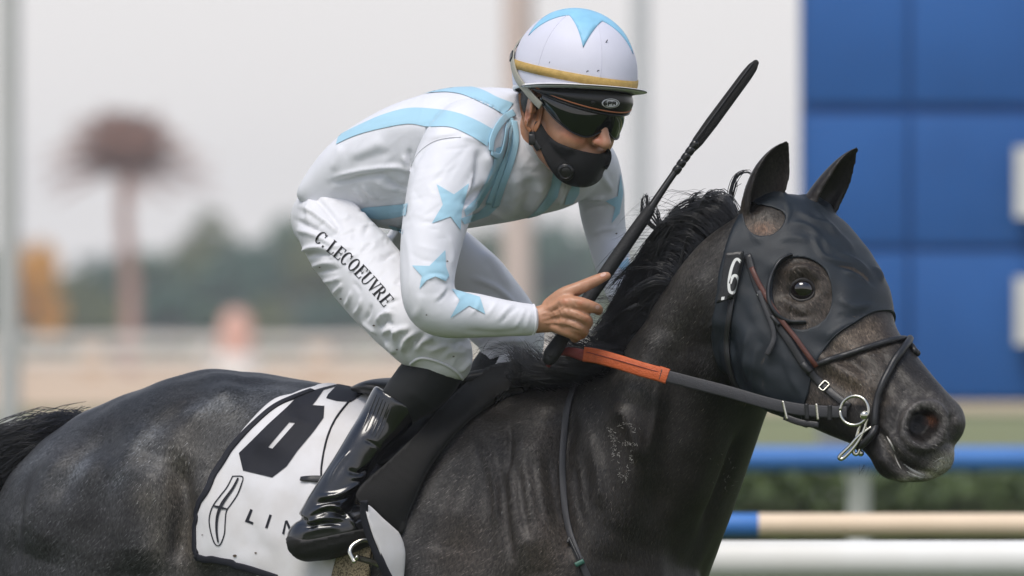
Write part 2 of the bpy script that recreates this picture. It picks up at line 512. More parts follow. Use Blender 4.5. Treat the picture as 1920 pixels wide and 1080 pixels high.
# rounded pink marker at the fence
c = W(443, 640, 296.)
t = thing('marker_post', 'pale pink round-topped marker standing at the far fence', 'marker', (c[0], 296, 0))
M_PINK = mat('pink_paint', (.72, .42, .33), .6, .3)
V, F = tube3(np.array([(c[0], 296, z) for z in np.linspace(0, 1.55, 10)]), [.50, .50, .50, .50, .50, .50, .50, .50, .49, .46], 24)
make('marker_body', V, F, M_PINK, t)
V, F = cyl((c[0], 296, 0), (c[0], 296, .14), .72); make('marker_base', V, F, M_WHITE, t)

# poles
def pole(label, px, y, wpx, m, top=14., lamp=True):
    x = wx(px, y); r = wpx / 2000. * (D + y) / D
    t = thing('light_pole', label, 'pole', (x, y, 0))
    V, F = cyl((x, y, 0), (x, y, top), r, r * .8, 20, 6); make('shaft', V, F, m, t)
    V, F = cyl((x, y, 0), (x, y, .06), r * 2.2); make('base_plate', V, F, m, t)
    V, F = cyl((x, y, top - .3), (x + 1.2, y, top), r * .4, r * .3); make('arm', V, F, m, t)
    V, F = box((x + 1.5, y, top + .02), (.7, .3, .12), .03); make('lamp_head', V, F, m, t)
    return t
pole('grey light pole near the palm tree', 16, 60, 46, M_GREYP)
pole('pinkish pole standing behind the jockey', 972, 66, 62, M_PINKP)
pole('slim pale grey pole behind the whip', 1200, 70, 36, M_PALEP)

# big blue board with white numerals
BY = 30.
bx0, bx1 = wx(1503, BY), wx(2500, BY)
bz0 = ZC + (HOR - 754) / 1000 * 2.5; bz1 = ZC + (HOR + 320) / 1000 * 2.5
M_BOARD = mat('blue_board', (.028, .125, .385), .6, .3, col2=(.022, .105, .33), nscale=1.4, detail=5)
M_BOARD2 = mat('blue_board_joint', (.023, .102, .325), .55, .3)
t = thing('results_board', 'huge blue panelled board with white rounded figures beside the horse head', 'board', (bx0, BY, 0))
V, F = box(((bx0 + bx1) / 2, BY + .22, (bz0 + bz1) / 2), (bx1 - bx0, .3, bz1 - bz0), .01); make('backing', V, F, M_BOARD2, t)
xs = [bx0 + .01, wx(1706, BY), wx(2010, BY), wx(2250, BY), bx1 - .01]
zs = [bz0 + .01, ZC + (HOR - 470) / 1000 * 2.5, ZC + (HOR - 205) / 1000 * 2.5, ZC + (HOR + 60) / 1000 * 2.5, bz1 - .01]
for i in range(4):
    for j in range(4):
        V, F = box(((xs[i] + xs[i + 1]) / 2, BY + .055, (zs[j] + zs[j + 1]) / 2), (xs[i + 1] - xs[i] - .02, .03, zs[j + 1] - zs[j] - (.05 if j in (1, 2) else .015)), .006)
        make('panel', V, F, M_BOARD, t)
for y0, y1 in ((232, 452), (476, 690)):
    c = W((1902 + 2070) / 2, (y0 + y1) / 2, BY)
    V, F = box((c[0], BY - .04, c[2]), (.168 * 2.5, .05, (y1 - y0) / 1000 * 2.5), .02)
    bm = bmesh.new(); bmesh.ops.create_cube(bm, size=1)
    for v in bm.verts: v.co = (v.co.x * .42, v.co.y * .05, v.co.z * (y1 - y0) / 1000 * 2.5)
    bmesh.ops.bevel(bm, geom=[e for e in bm.edges if abs(e.verts[0].co.y - e.verts[1].co.y) > .01], offset=.11, segments=6, affect='EDGES')
    bm.verts.index_update()
    V = np.array([(v.co.x + c[0], v.co.y + BY - .05, v.co.z + c[2]) for v in bm.verts]); F = [tuple(v.index for v in f.verts) for f in bm.faces]; bm.free()
    make('white_figure', V, F, M_WHITE, t, False)
for px in (1570, 1985, 2380):
    x = wx(px, BY); V, F = box((x, BY + .3, bz0 / 2 + .05), (.16, .16, bz0 + .1), .01); make('support_post', V, F, M_GREYP, t)

# clipped hedge beyond the blue rail
t = thing('hedge', 'dark green clipped hedge running behind the blue rail', 'hedge', (3, 25, 0))
r = np.random.default_rng(77); n = 26000
hpnt = np.stack([r.uniform(-13, 19, n), 25 + r.uniform(-.45, .45, n), r.uniform(0, 1.0, n)], 1)
sel = r.uniform(size=n); hpnt[sel < .5, 1] = 24.56 + r.normal(size=(sel < .5).sum()) * .05; hpnt[(sel >= .5) & (sel < .8), 2] = 1.0 + r.normal(size=((sel >= .5) & (sel < .8)).sum()) * .035
u = r.normal(size=(n, 3)); u /= np.linalg.norm(u, axis=1)[:, None]; v = np.cross(u, r.normal(size=(n, 3))); v /= np.linalg.norm(v, axis=1)[:, None]
V = np.stack([hpnt - u * .045, hpnt - v * .025, hpnt + u * .045, hpnt + v * .025], 1).reshape(-1, 3)
make('foliage', V, np.arange(n * 4).reshape(-1, 4), mat('hedge_leaf', (.075, .105, .032), .7, .3, col2=(.045, .070, .020), nscale=3), t, False, kind='stuff')
V, F = box((3, 25, .47), (32, .8, .94), .08); make('branches', V, F, mat('hedge_core', (.030, .040, .014), .9, .2, nscale=8), t)

# ------------------------------------------------------------------ trees far behind
M_BARK = mat('bark', (.12, .09, .07), .9, .2)
M_LEAF = [mat('foliage_%d' % i, c, .75, .2, col2=tuple(x * .65 for x in c), nscale=.8) for i, c in enumerate([(.085, .165, .095), (.175, .205, .080), (.068, .155, .110), (.80, .42, .05)])]

def leafcloud(n, seed, rx, rz, size, lobes=9):
    r = np.random.default_rng(seed); cs = r.normal(size=(lobes, 3)); cs /= np.linalg.norm(cs, axis=1)[:, None]; cs *= r.uniform(.25, .72, (lobes, 1))
    rad = r.uniform(.28, .5, lobes); V = []; F = []
    k = r.integers(0, lobes, n); d = r.normal(size=(n, 3)); d /= np.linalg.norm(d, axis=1)[:, None]
    p = (cs[k] + d * (rad[k] * r.uniform(.55, 1.08, n))[:, None]) * np.array([rx, rx, rz])
    u = r.normal(size=(n, 3)); u /= np.linalg.norm(u, axis=1)[:, None]; v = np.cross(u, d); v /= np.linalg.norm(v, axis=1)[:, None] + 1e-9
    s = size * r.uniform(.6, 1.3, n)[:, None]
    V = np.stack([p - u * s, p - v * s * .5, p + u * s, p + v * s * .5], 1).reshape(-1, 3)
    F = np.arange(n * 4).reshape(-1, 4)
    return V, F

crowns = []
for sd_ in range(4):
    V, F = leafcloud(2600, 40 + sd_, 1., 1., .085, 10 + sd_); crowns.append((V, F))
cr_mesh = {}
def tree(label, px, ytop, y, wpx, mi, seed, name='broadleaf_tree', group=None):
    k = (D + y) / D / S; x = (px - 960) * k; h = ZC + (HOR - ytop) * k; rw = wpx / 2 * k
    t = thing(name, label, 'tree', (x, y, 0), group)
    z0 = h * .22
    P = np.array([(x, y, -.05), (x + .04 * h, y, h * .25), (x - .02 * h, y, h * .5), (x, y, h * .8)])
    parts = [tube3(cr(P, np.linspace(0, 3, 12)), np.linspace(.035 * h, .008 * h, 12), 8)]
    for a in range(5):
        an = a * 1.3 + seed; q = np.array([x + math.cos(an) * rw * .6, y + math.sin(an) * rw * .6, h * .68])
        parts.append(tube3(np.array([(x, y, h * .33), (np.array([x, y, h * .36]) + q) / 2 + [0, 0, .03 * h], q]), [.018 * h, .012 * h, .005 * h], 6))
    V, F = join(parts); make('trunk', V, F, M_BARK, t)
    key = (seed % 4, mi)
    if key not in cr_mesh:
        V, F = crowns[seed % 4]
        me = bpy.data.meshes.new('crown'); me.from_pydata(V.tolist(), [], F.tolist()); me.materials.append(M_LEAF[mi]); cr_mesh[key] = me
    o = bpy.data.objects.new('crown', cr_mesh[key]); COL.objects.link(o); o.parent = t
    o.location = (0, 0, (h + z0) / 2 - h * .04); o.scale = (rw * 1.1, rw * 1.1, (h - z0) / 2 * 1.16); o.rotation_euler = (0, 0, seed * 1.7)
    return t
GL = 'green broadleaf tree in the hazy row beyond the far fence'
row = [(-40, 470, 430, 230), (110, 505, 420, 200), (215, 480, 450, 200), (300, 470, 430, 190), (385, 392, 470, 170), (455, 430, 430, 170), (545, 405, 460, 190),
       (640, 420, 440, 210), (735, 430, 450, 190), (840, 425, 430, 210), (940, 430, 460, 200), (1045, 405, 440, 210), (1130, 415, 450, 200), (1230, 440, 430, 210), (1340, 450, 450, 220), (1440, 460, 440, 210), (1560, 460, 440, 230)]
row += [(-150 - 115 * i, 425 + (i * 53 % 60), 425 + (i * 17 % 40), 200 + (i * 31 % 40)) for i in range(12)]
for i, (px, yt, y, w) in enumerate(row):
    tree(GL, px, yt - 22, y, w * 1.12, i % 3, i, group='trees beyond the far fence')
for i, px in enumerate(range(-20, 1600, 105)):
    tree('low dark bush at the foot of the tree row', px + (i * 37 % 23), 520 + (i * 29 % 40), 405, 170, (i + 2) % 3, i + 3, name='bush', group='bushes below the tree row')
tree('orange yellow leafed tree beside the grey pole', 64, 432, 380, 125, 3, 2)

# palm
y = 320.; k = (D + y) / D / S; px0, pyc = 236, 312
x = (px0 - 960) * k; zc = ZC + (HOR - pyc) * k
t = thing('palm_tree', 'tall fan of brown palm fronds on a slender pinkish trunk', 'palm', (x, y, 0))
P = np.array([(x + .1, y, 0), (x + .15, y, zc * .4), (x - .05, y, zc * .75), (x, y, zc)])
V, F = tube3(cr(P, np.linspace(0, 3, 24)), np.linspace(.27, .2, 24), 12); make('trunk', V, F, mat('palm_trunk', (.50, .32, .27), .9, .2, nscale=6), t)
M_FROND = mat('palm_frond', (.52, .34, .28), .8, .2, col2=(.40, .26, .21), nscale=2)
M_FROND2 = mat('dry_palm_frond', (.36, .19, .15), .85, .2, nscale=2)
r = np.random.default_rng(5)
for i in range(80):
    az = i * 2.399; el = R(88 - 100 * (i / 79.) ** .85); L = 1.9 + .9 * (i / 79.) + .25 * r.uniform(-1, 1)
    if i > 64: L *= .95
    d0 = np.array([math.cos(az) * math.cos(el), math.sin(az) * math.cos(el), math.sin(el)])
    s_ = np.linspace(0, 1, 9)[:, None]; Pm = np.array([x, y, zc]) + d0 * s_ * L + np.array([0, 0, -1.]) * (s_ ** 2) * .5
    side = np.cross(d0, [0, 0, 1.]); side /= np.linalg.norm(side) + 1e-9; up = np.cross(side, d0)
    parts = [tube3(Pm, np.linspace(.035, .008, 9), 5)]
    for j in range(1, 9):
        for sg in (-1, 1):
            tip = Pm[j] + (side * sg * .62 + d0 * .35 - up * .12) * (1.05 - .05 * j) * .9
            w_ = d0 * .22
            parts.append((np.array([Pm[j] - w_, Pm[j] + w_, tip, tip + w_ * .2]), [(0, 1, 2, 3)]))
    V, F = join(parts); make('frond', V, F, M_FROND2 if i > 58 else M_FROND, t)

# ------------------------------------------------------------------ evening haze
hm = bpy.data.materials.new('haze_air'); hm.use_nodes = True; hn = hm.node_tree; hn.nodes.clear()
ho = hn.nodes.new('ShaderNodeOutputMaterial'); hv = hn.nodes.new('ShaderNodeVolumePrincipled')
hv.inputs['Color'].default_value = (.92, .94, .96, 1); hv.inputs['Density'].default_value = .00055; hv.inputs['Anisotropy'].default_value = .0
hn.links.new(hv.outputs[0], ho.inputs['Volume'])
V, F = box((0, 425, 7.), (1640, 940, 16.)); make('haze', V, F, hm, None, False, kind='stuff')
# ================================================================== the horse
def sy(px): return -(px - 960) * .0005       # depth of the spine: the horse comes a little towards the camera
YB = 27.
trunk = Loft([
    ((28, 925), (34, 1110), sy(40) , .12),
    ((78, 852), (82, 1220), sy(80) , .20),
    ((150, 792), (160, 1330), sy(150), .245),
    ((250, 738), (270, 1370), sy(250), .275),
    ((380, 697), (400, 1385), sy(380), .285),
    ((500, 702), (510, 1395), sy(500), .27),
    ((620, 724), (630, 1420), sy(620), .285),
    ((760, 740), (760, 1450), sy(760), .30, YB, 2.1, -.06),
    ((880, 728), (880, 1460), sy(880), .295, YB, 2.0, -.15),
    ((970, 704), (1000, 1440), sy(970), .265, YB, 2.0, -.25),
    ((1050, 712), (1100, 1390), sy(1050), .25, YB, 2.0, -.22),
    ((1130, 770), (1190, 1330), sy(1130), .225, YB, 2.1, -.1),
    ((1200, 880), (1250, 1270), sy(1200), .17, YB, 2.1, 0),
    ((1265, 985), (1290, 1180), sy(1260), .07, YB, 2.1, 0)], th=YB, n=2.25)
neck = Loft([
    ((930, 760), (1190, 1330), sy(1020), .19, 27, 2.1, -.2),
    ((1015, 712), (1262, 1190), sy(1090), .20, 28, 2.1, -.25),
    ((1085, 706), (1302, 1075), sy(1150), .185, 28, 2.1, -.28),
    ((1150, 676), (1345, 970), sy(1210), .16, 29, 2.1, -.25),
    ((1206, 610), (1385, 868), sy(1270), .14, 30, 2.1, -.2),
    ((1262, 528), (1414, 790), sy(1330), .125, 32, 2.1, -.12),
    ((1325, 455), (1440, 740), sy(1390) - .01, .112, 33, 2.1, -.05),
    ((1392, 403), (1470, 690), sy(1440) - .02, .098, 34, 2.1, 0),
    ((1440, 392), (1500, 640), sy(1470) - .03, .07, 34, 2.1, 0)], n=2.1)
YH = 34.
def hy(px): return -.235 - (px - 1420) * .00068
head = Loft([
    ((1425, 388), (1392, 470), hy(1410) + .02, .062),
    ((1480, 362), (1372, 560), hy(1430), .092, YH, 2.3, .05),
    ((1548, 392), (1364, 640), hy(1455), .108, YH, 2.4, .06),
    ((1603, 447), (1378, 712), hy(1490), .112, YH, 2.5, .05),
    ((1648, 520), (1430, 768), hy(1535), .102, YH, 2.5, .0),
    ((1668, 600), (1502, 797), hy(1580), .086, YH, 2.4, -.02),
    ((1700, 645), (1562, 822), hy(1630), .072, YH, 2.3, 0),
    ((1738, 693), (1612, 842), hy(1675), .064, YH, 2.2, 0),
    ((1774, 734), (1634, 864), hy(1705), .064, YH, 2.2, .1),
    ((1796, 757), (1639, 876), hy(1718), .064, YH, 2.2, .15),
    ((1804, 784), (1642, 885), hy(1726), .063, YH, 2.2, .2),
    ((1799, 808), (1648, 893), hy(1730), .058, YH, 2.2, .15),
    ((1785, 829), (1658, 900), hy(1732), .052, YH, 2.2, .1),
    ((1788, 850), (1680, 905), hy(1735), .046, YH, 2.2, 0),
    ((1781, 873), (1706, 907), hy(1738), .036, YH, 2.2, 0),
    ((1760, 890), (1735, 904), hy(1740), .016, YH, 2.0, 0)], th=YH)

def ear(axis, width, open_dir, lean=0., n=26, nv=28):
    """cupped leaf-shaped ear: axis points (world), width profile, direction its hollow faces"""
    A = np.asarray(axis, float); t = np.linspace(0, len(A) - 1, n); P = cr(A, t); w = cr(np.asarray(width, float)[:, None], np.linspace(0, len(width) - 1, n))[:, 0]
    T = np.gradient(P, axis=0); T /= np.linalg.norm(T, axis=1)[:, None]
    O = np.asarray(open_dir, float); V = []
    for i in range(n):
        o = O - T[i] * (O @ T[i]); o /= np.linalg.norm(o); s_ = np.cross(T[i], o)
        u = i / (n - 1); half = R(205 - 75 * u) / 2 + .3 * (1 - u)
        ang = np.linspace(-half, half, nv // 2)
        r = w[i] / 2; thk = min(.0062 * (1 - u) + .0045, r * .8)
        outer = [P[i] - o * math.cos(a) * r * .9 + s_ * math.sin(a) * r for a in ang]
        inner = [P[i] - o * math.cos(a) * (r - thk) * .9 + s_ * math.sin(a) * (r - thk) for a in ang[::-1]]
        V += outer + inner
    V = np.array(V); k = nv // 2 * 2
    F = [tuple(q) for q in grid_faces(n, k, True)] + [tuple(range(k))[::-1], tuple((n - 1) * k + i for i in range(k))]
    return V, F

hd_ = np.array([math.cos(R(YH)), -math.sin(R(YH)), 0.])   # forward of the head, level
hl_ = np.array([math.sin(R(YH)), math.cos(R(YH)), 0.])    # to its far side
y1, y2 = hy(1430) - .045, hy(1520) + .085
ear1 = ear([W(1424, 425, y1 + .005), W(1427, 393, y1), W(1441, 350, y1 - .006), W(1456, 318, y1 - .01), W(1468, 290, y1 - .012), W(1479, 264, y1 - .012)],
           [.070, .084, .084, .077, .054, .014], np.array([.62, -.76, .05]))
ear2 = ear([W(1528, 408, y2), W(1544, 383, y2), W(1567, 350, y2), W(1586, 320, y2 - .004), W(1600, 297, y2 - .006), W(1612, 276, y2 - .008)],
           [.074, .080, .076, .062, .042, .012], np.array([.70, -.62, -.40]))

def gz(py): return py
legs = []
def leg(rows): legs.append(tubep(rows, 8, 20))
GY = 600 + ZC * 1000
yb = sy(150)
leg([(140, 1190, yb - .10, 120), (165, 1270, yb - .15, 135), (190, 1380, yb - .17, 120), (130, 1530, yb - .16, 75), (60, 1680, yb - .15, 52), (75, 1820, yb - .15, 34), (100, 1990, yb - .15, 30), (115, 2080, yb - .15, 36), (150, 2170, yb - .15, 30), (175, 2235, yb - .15, 46), (185, 2245, yb - .15, 48)])
leg([(230, 1180, yb + .10, 120), (300, 1270, yb + .15, 130), (380, 1400, yb + .17, 115), (420, 1530, yb + .16, 72), (400, 1690, yb + .15, 50), (440, 1820, yb + .15, 33), (490, 1990, yb + .15, 29), (510, 2080, yb + .15, 35), (555, 2170, yb + .15, 30), (580, 2235, yb + .15, 46), (590, 2245, yb + .15, 48)])
yf = sy(1150)
leg([(1140, 1180, yf - .08, 90), (1150, 1270, yf - .11, 105), (1120, 1400, yf - .13, 85), (1150, 1560, yf - .13, 58), (1180, 1720, yf - .13, 46), (1150, 1850, yf - .13, 31), (1120, 2010, yf - .13, 28), (1110, 2090, yf - .13, 35), (1150, 2180, yf - .13, 29), (1175, 2235, yf - .13, 45), (1185, 2245, yf - .13, 47)])
leg([(1200, 1180, yf + .08, 90), (1260, 1270, yf + .11, 100), (1300, 1400, yf + .13, 82), (1400, 1540, yf + .13, 57), (1480, 1690, yf + .13, 45), (1520, 1840, yf + .13, 31), (1555, 2010, yf + .13, 28), (1570, 2090, yf + .13, 34), (1620, 2180, yf + .13, 29), (1640, 2235, yf + .13, 45), (1650, 2245, yf + .13, 47)])

V, F = join([trunk.mesh(160, 90), neck.mesh(120, 72), head.mesh(140, 80), ear1, ear2] + legs)
HV, HQ = remesh(V, F, .0045)
HE = edges_of(HQ)
hx, hyp = proj(HV)
# smooth more where neck and trunk run together, less on head and ears
wsm = np.clip(.22 + .78 * np.clip((1360 - hx) / 130., 0, 1), 0, 1); wsm[hx > 1660] = .12
earm = (hyp < 398) & (hx > 1395)
wsm[earm] = .12
HV = smooth(HV, HE, 26, .6, wsm)
wj = np.exp(-((hx - 1130) / 130.) ** 2 - ((hyp - 840) / 230.) ** 2)
HV = smooth(HV, HE, 60, .6, wj)
wj = np.exp(-((hx - 1400) / 60.) ** 2 - ((hyp - 560) / 200.) ** 2) * (~earm)
HV = smooth(HV, HE, 30, .6, wj)
HN = normals(HV, HQ)

MUS = [  # muscles and bones of body and neck: line, width px, height mm
    ([(470, 720), (400, 760), (330, 820), (300, 880)], 55, 10), ([(560, 760), (520, 800), (500, 860)], 40, 8),
    ([(330, 860), (345, 950), (330, 1060)], 20, -14), ([(300, 800), (250, 850), (215, 910)], 24, 7), ([(470, 745), (400, 765), (340, 800)], 20, 6), ([(140, 850), (90, 920), (60, 1000)], 22, 6), ([(1240, 700), (1232, 780), (1215, 860)], 5, 3.5), ([(1150, 760), (1190, 800), (1200, 870)], 14, 6), ([(1100, 800), (1120, 880), (1130, 960)], 12, 5), ([(905, 830), (930, 900), (935, 990)], 10, 5), ([(960, 800), (965, 850), (955, 900)], 6, -4), ([(300, 850), (270, 960), (265, 1080)], 55, 12),
    ([(180, 830), (120, 920), (70, 1050)], 60, 10), ([(230, 790), (160, 860), (110, 960)], 20, -6), ([(420, 760), (330, 790), (250, 850)], 22, -5),
    ([(60, 930), (35, 1000), (25, 1080)], 12, -5),
    ([(400, 880), (390, 980), (400, 1090)], 40, 7),
    ([(940, 760), (900, 830), (860, 920), (840, 1030)], 50, 12), ([(880, 860), (840, 940), (810, 1040)], 22, -6),
    ([(1075, 730), (1058, 800), (1052, 880), (1058, 960), (1075, 1060)], 24, -15), 
    ([(1010, 790), (990, 880), (990, 980), (1010, 1080)], 46, 13),
    ([(945, 880), (948, 960), (965, 1060)], 9, -6), ([(975, 870), (985, 950), (1000, 1020)], 9, -6), ([(1025, 840), (1032, 920), (1048, 1000)], 7, -6),
    ([(1000, 850), (1010, 920), (1020, 990)], 6, -4), ([(1075, 860), (1085, 930), (1098, 990)], 6, -4), ([(1090, 850), (1099, 910), (1105, 960)], 5, -3),
    ([(1120, 720), (1180, 760), (1200, 850), (1170, 950), (1150, 1060)], 60, 13),
    ([(1290, 560), (1270, 650), (1260, 760), (1245, 880), (1215, 1020)], 34, -10), ([(1340, 640), (1330, 740), (1310, 860), (1270, 1000)], 40, 9),
    ([(1240, 610), (1215, 690), (1190, 760)], 34, 7), ([(1390, 800), (1355, 900), (1310, 1010)], 12, -7), ([(1300, 500), (1330, 560), (1345, 640)], 30, 5),
    ([(1365, 600), (1375, 690), (1395, 750)], 18, -10),
    ([(700, 900), (690, 990), (700, 1090)], 60, 4)]
HEADS = [  # face
    ([(1468, 520), (1490, 507), (1515, 507), (1537, 523)], 11, 9), ([(1470, 566), (1500, 572), (1530, 562)], 10, 4),
    ([(1478, 548), (1500, 526), (1522, 534), (1525, 548), (1500, 560), (1478, 548)], 8, -9, 0, 0),
    ([(1476, 519), (1496, 503), (1524, 508)], 3.5, 5), ([(1470, 562), (1492, 582), (1524, 580)], 4.5, 4), ([(1476, 574), (1496, 592), (1522, 590)], 4, -3), ([(1448, 505), (1455, 535), (1462, 565)], 18, -6), ([(1550, 540), (1560, 580), (1545, 610)], 20, -7),
    ([(1525, 660), (1570, 690), (1625, 722)], 11, 9), ([(1540, 640), (1590, 672), (1640, 706)], 14, -7), ([(1530, 700), (1570, 722), (1620, 752)], 15, -7),
    ([(1600, 600), (1650, 650), (1690, 700), (1725, 735)], 20, -6), ([(1440, 700), (1410, 660), (1400, 600)], 40, 5),
    ([(1650, 730), (1640, 770), (1650, 805)], 20, -7), ([(1660, 650), (1690, 690), (1720, 725)], 9, 4), ([(1560, 640), (1590, 680), (1620, 740)], 3.5, 2.5), ([(1590, 640), (1625, 690), (1640, 730)], 3, 2.2),
    ([(1712, 764), (1698, 785), (1695, 812), (1712, 834), (1742, 836), (1766, 814), (1771, 787), (1757, 766), (1732, 757), (1712, 764)], 8, 11, 0, 0),
    ([(1690, 760), (1680, 790), (1684, 820)], 12, -6), ([(1700, 740), (1725, 738), (1750, 746)], 10, -5),
    ([(1784, 776), (1781, 800), (1774, 822)], 7, -13), ([(1795, 780), (1790, 800)], 8, 5),
    ([(1638, 800), (1655, 818), (1668, 838), (1685, 862), (1712, 880), (1740, 889)], 5, -14, 0, 0),
    ([(1668, 812), (1690, 845), (1720, 866)], 11, 8), ([(1652, 850), (1672, 880), (1708, 899)], 11, 9), ([(1740, 850), (1765, 850), (1778, 865)], 14, 5), ([(1645, 840), (1655, 870)], 14, 4),
    ([(1690, 720), (1700, 745), (1690, 770)], 16, -4), ([(1670, 735), (1676, 770), (1668, 800)], 4, 2), ([(1745, 735), (1775, 755)], 14, 4),
    ([(1750, 850), (1770, 840), (1783, 850)], 8, 3)]
HV = strokes(HV, HN, MUS, 1.9); HN = normals(HV, HQ)
HV = strokes(HV, HN, HEADS); HN = normals(HV, HQ)
# the open nostril: a deep pit inside the rim
NOS = [tuple(q) for q in fine([(1713, 772), (1704, 788), (1702, 810), (1715, 826), (1740, 828), (1759, 810), (1764, 789), (1752, 773), (1732, 766), (1713, 772)], 60)[:-1]]
def nosw(V, N, ramp):
    X, Y = proj(V); m = (X > 1690) & (X < 1780) & (Y > 750) & (Y < 845) & (N[:, 1] < .6); w = np.zeros(len(V)); k = np.where(m)[0]
    P = np.stack([X[k], Y[k]], 1); d, _ = seg_dist(P[:, 0], P[:, 1], NOS + [NOS[0]]); w[k] = np.where(inpoly(P, NOS), np.clip(d / ramp, 0, 1), 0); return w
nw = nosw(HV, HN, 11.); HV = HV + np.array([-.25, .9, .1]) * (nw * .034)[:, None]; HN = normals(HV, HQ)
# hair-thin unevenness of the coat over the muscles
hx, hyp = proj(HV)
amp = np.clip((1400 - hx) / 100, 0, 1)
HV = HV + HN * ((wobble(HV, 3, .0028, 26) + wobble(HV, 4, .0013, 70)) * amp)[:, None]
HV = smooth(HV, HE, 2, .5); HN = normals(HV, HQ)

def col_mix(C, w, c): return C * (1 - w[:, None]) + np.array(c)[None, :] * w[:, None]
hx, hyp = proj(HV)
C = np.ones((len(HV), 3)) * np.array([.040, .041, .044])
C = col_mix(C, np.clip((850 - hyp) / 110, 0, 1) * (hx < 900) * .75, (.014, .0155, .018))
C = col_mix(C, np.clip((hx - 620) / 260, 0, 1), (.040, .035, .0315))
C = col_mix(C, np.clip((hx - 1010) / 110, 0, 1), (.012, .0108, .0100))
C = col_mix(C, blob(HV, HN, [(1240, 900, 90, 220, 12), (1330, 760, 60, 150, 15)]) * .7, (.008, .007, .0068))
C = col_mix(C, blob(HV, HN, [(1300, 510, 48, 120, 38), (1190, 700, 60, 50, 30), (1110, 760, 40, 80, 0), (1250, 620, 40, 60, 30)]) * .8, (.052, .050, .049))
C = col_mix(C, np.clip((hx - 1375) / 25, 0, 1) * (hyp < 760), (.046, .038, .032))
C = col_mix(C, np.clip((hx - 1640) / 60, 0, 1), (.036, .034, .034))
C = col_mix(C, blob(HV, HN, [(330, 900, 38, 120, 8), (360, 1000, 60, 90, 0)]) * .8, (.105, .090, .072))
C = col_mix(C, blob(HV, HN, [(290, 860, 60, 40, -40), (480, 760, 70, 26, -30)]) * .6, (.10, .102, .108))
C = col_mix(C, blob(HV, HN, [(200, 1000, 70, 110, 10), (130, 850, 30, 20, 0)]) * .5, (.040, .037, .036))
C = col_mix(C, blob(HV, HN, [(1030, 1040, 40, 70, 0), (870, 1040, 60, 70, 0)]) * .6, (.070, .055, .045))
C = col_mix(C, blob(HV, HN, [(1590, 640, 34, 22, -20), (1585, 712, 50, 16, 28), (1625, 620, 25, 25, 0)]) * .85, (.13, .105, .085))  # lighter face patches; the long one is a highlight painted along the facial crest
C = col_mix(C, blob(HV, HN, [(1430, 428, 22, 11, 0)]), (.15, .085, .055))
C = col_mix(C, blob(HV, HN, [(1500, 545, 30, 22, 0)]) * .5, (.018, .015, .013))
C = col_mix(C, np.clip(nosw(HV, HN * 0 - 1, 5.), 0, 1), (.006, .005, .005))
C = col_mix(C, blob(HV, HN, [(1745, 787, 8, 8, 0)]) * .85, (.26, .11, .065))
C = col_mix(C, blob(HV, HN, [(1768, 868, 28, 15, -40), (1735, 890, 30, 9, 0), (1700, 898, 20, 5, 0)]) * .95, (.55, .53, .48))
C = col_mix(C, blob(HV, HN, [(1792, 770, 14, 26, 10), (1700, 775, 10, 30, 0), (1755, 752, 26, 8, 30)]) * .5, (.085, .082, .082))
C = col_mix(C, blob(HV, HN, [(1672, 842, 8, 26, -28)]) * .5, (.20, .19, .175))
rimd, _ = seg_dist(hx, hyp, fine([(1712, 764), (1698, 785), (1695, 812), (1712, 834), (1742, 836), (1766, 814), (1771, 787), (1757, 766), (1732, 757), (1712, 764)]))
C = col_mix(C, np.exp(-(rimd / 6.) ** 2) * .75 * (HN[:, 1] < 0), (.085, .082, .083))
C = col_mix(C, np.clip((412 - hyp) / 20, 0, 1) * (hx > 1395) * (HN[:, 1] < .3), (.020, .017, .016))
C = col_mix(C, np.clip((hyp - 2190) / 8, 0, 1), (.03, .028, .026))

C = col_mix(C, blob(HV, HN, [(272, 826, 44, 13, -38), (229, 890, 30, 14, -55), (410, 757, 60, 15, -12), (60, 862, 14, 50, 40), (150, 880, 30, 12, -50), (500, 730, 50, 10, 8)]) * .85, (.105, .112, .125))  # pale bluish rump dapples with sheen along the muscles painted into the coat colour
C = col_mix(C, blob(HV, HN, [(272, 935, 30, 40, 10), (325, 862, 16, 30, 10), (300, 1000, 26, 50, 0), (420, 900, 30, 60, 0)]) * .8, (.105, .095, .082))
C = col_mix(C, blob(HV, HN, [(214, 790, 50, 14, -28), (340, 760, 40, 10, -30), (156, 975, 40, 26, 0), (249, 962, 20, 30, 0), (90, 1010, 20, 50, 10), (323, 1010, 9, 70, 3), (470, 720, 50, 8, 8)]) * .7, (.016, .015, .0155))  # darker rump patches; the narrow upright one paints shade into the flank crease
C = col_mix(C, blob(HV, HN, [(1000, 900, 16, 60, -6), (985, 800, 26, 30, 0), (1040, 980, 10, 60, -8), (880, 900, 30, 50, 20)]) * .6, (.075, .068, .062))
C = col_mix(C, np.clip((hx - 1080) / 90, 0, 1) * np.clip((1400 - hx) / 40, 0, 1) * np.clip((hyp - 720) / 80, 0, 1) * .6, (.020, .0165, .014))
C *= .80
C *= 1 + np.clip((hx - 960) / 160, 0, 1)[:, None] * np.array([.05, .0, -.07])
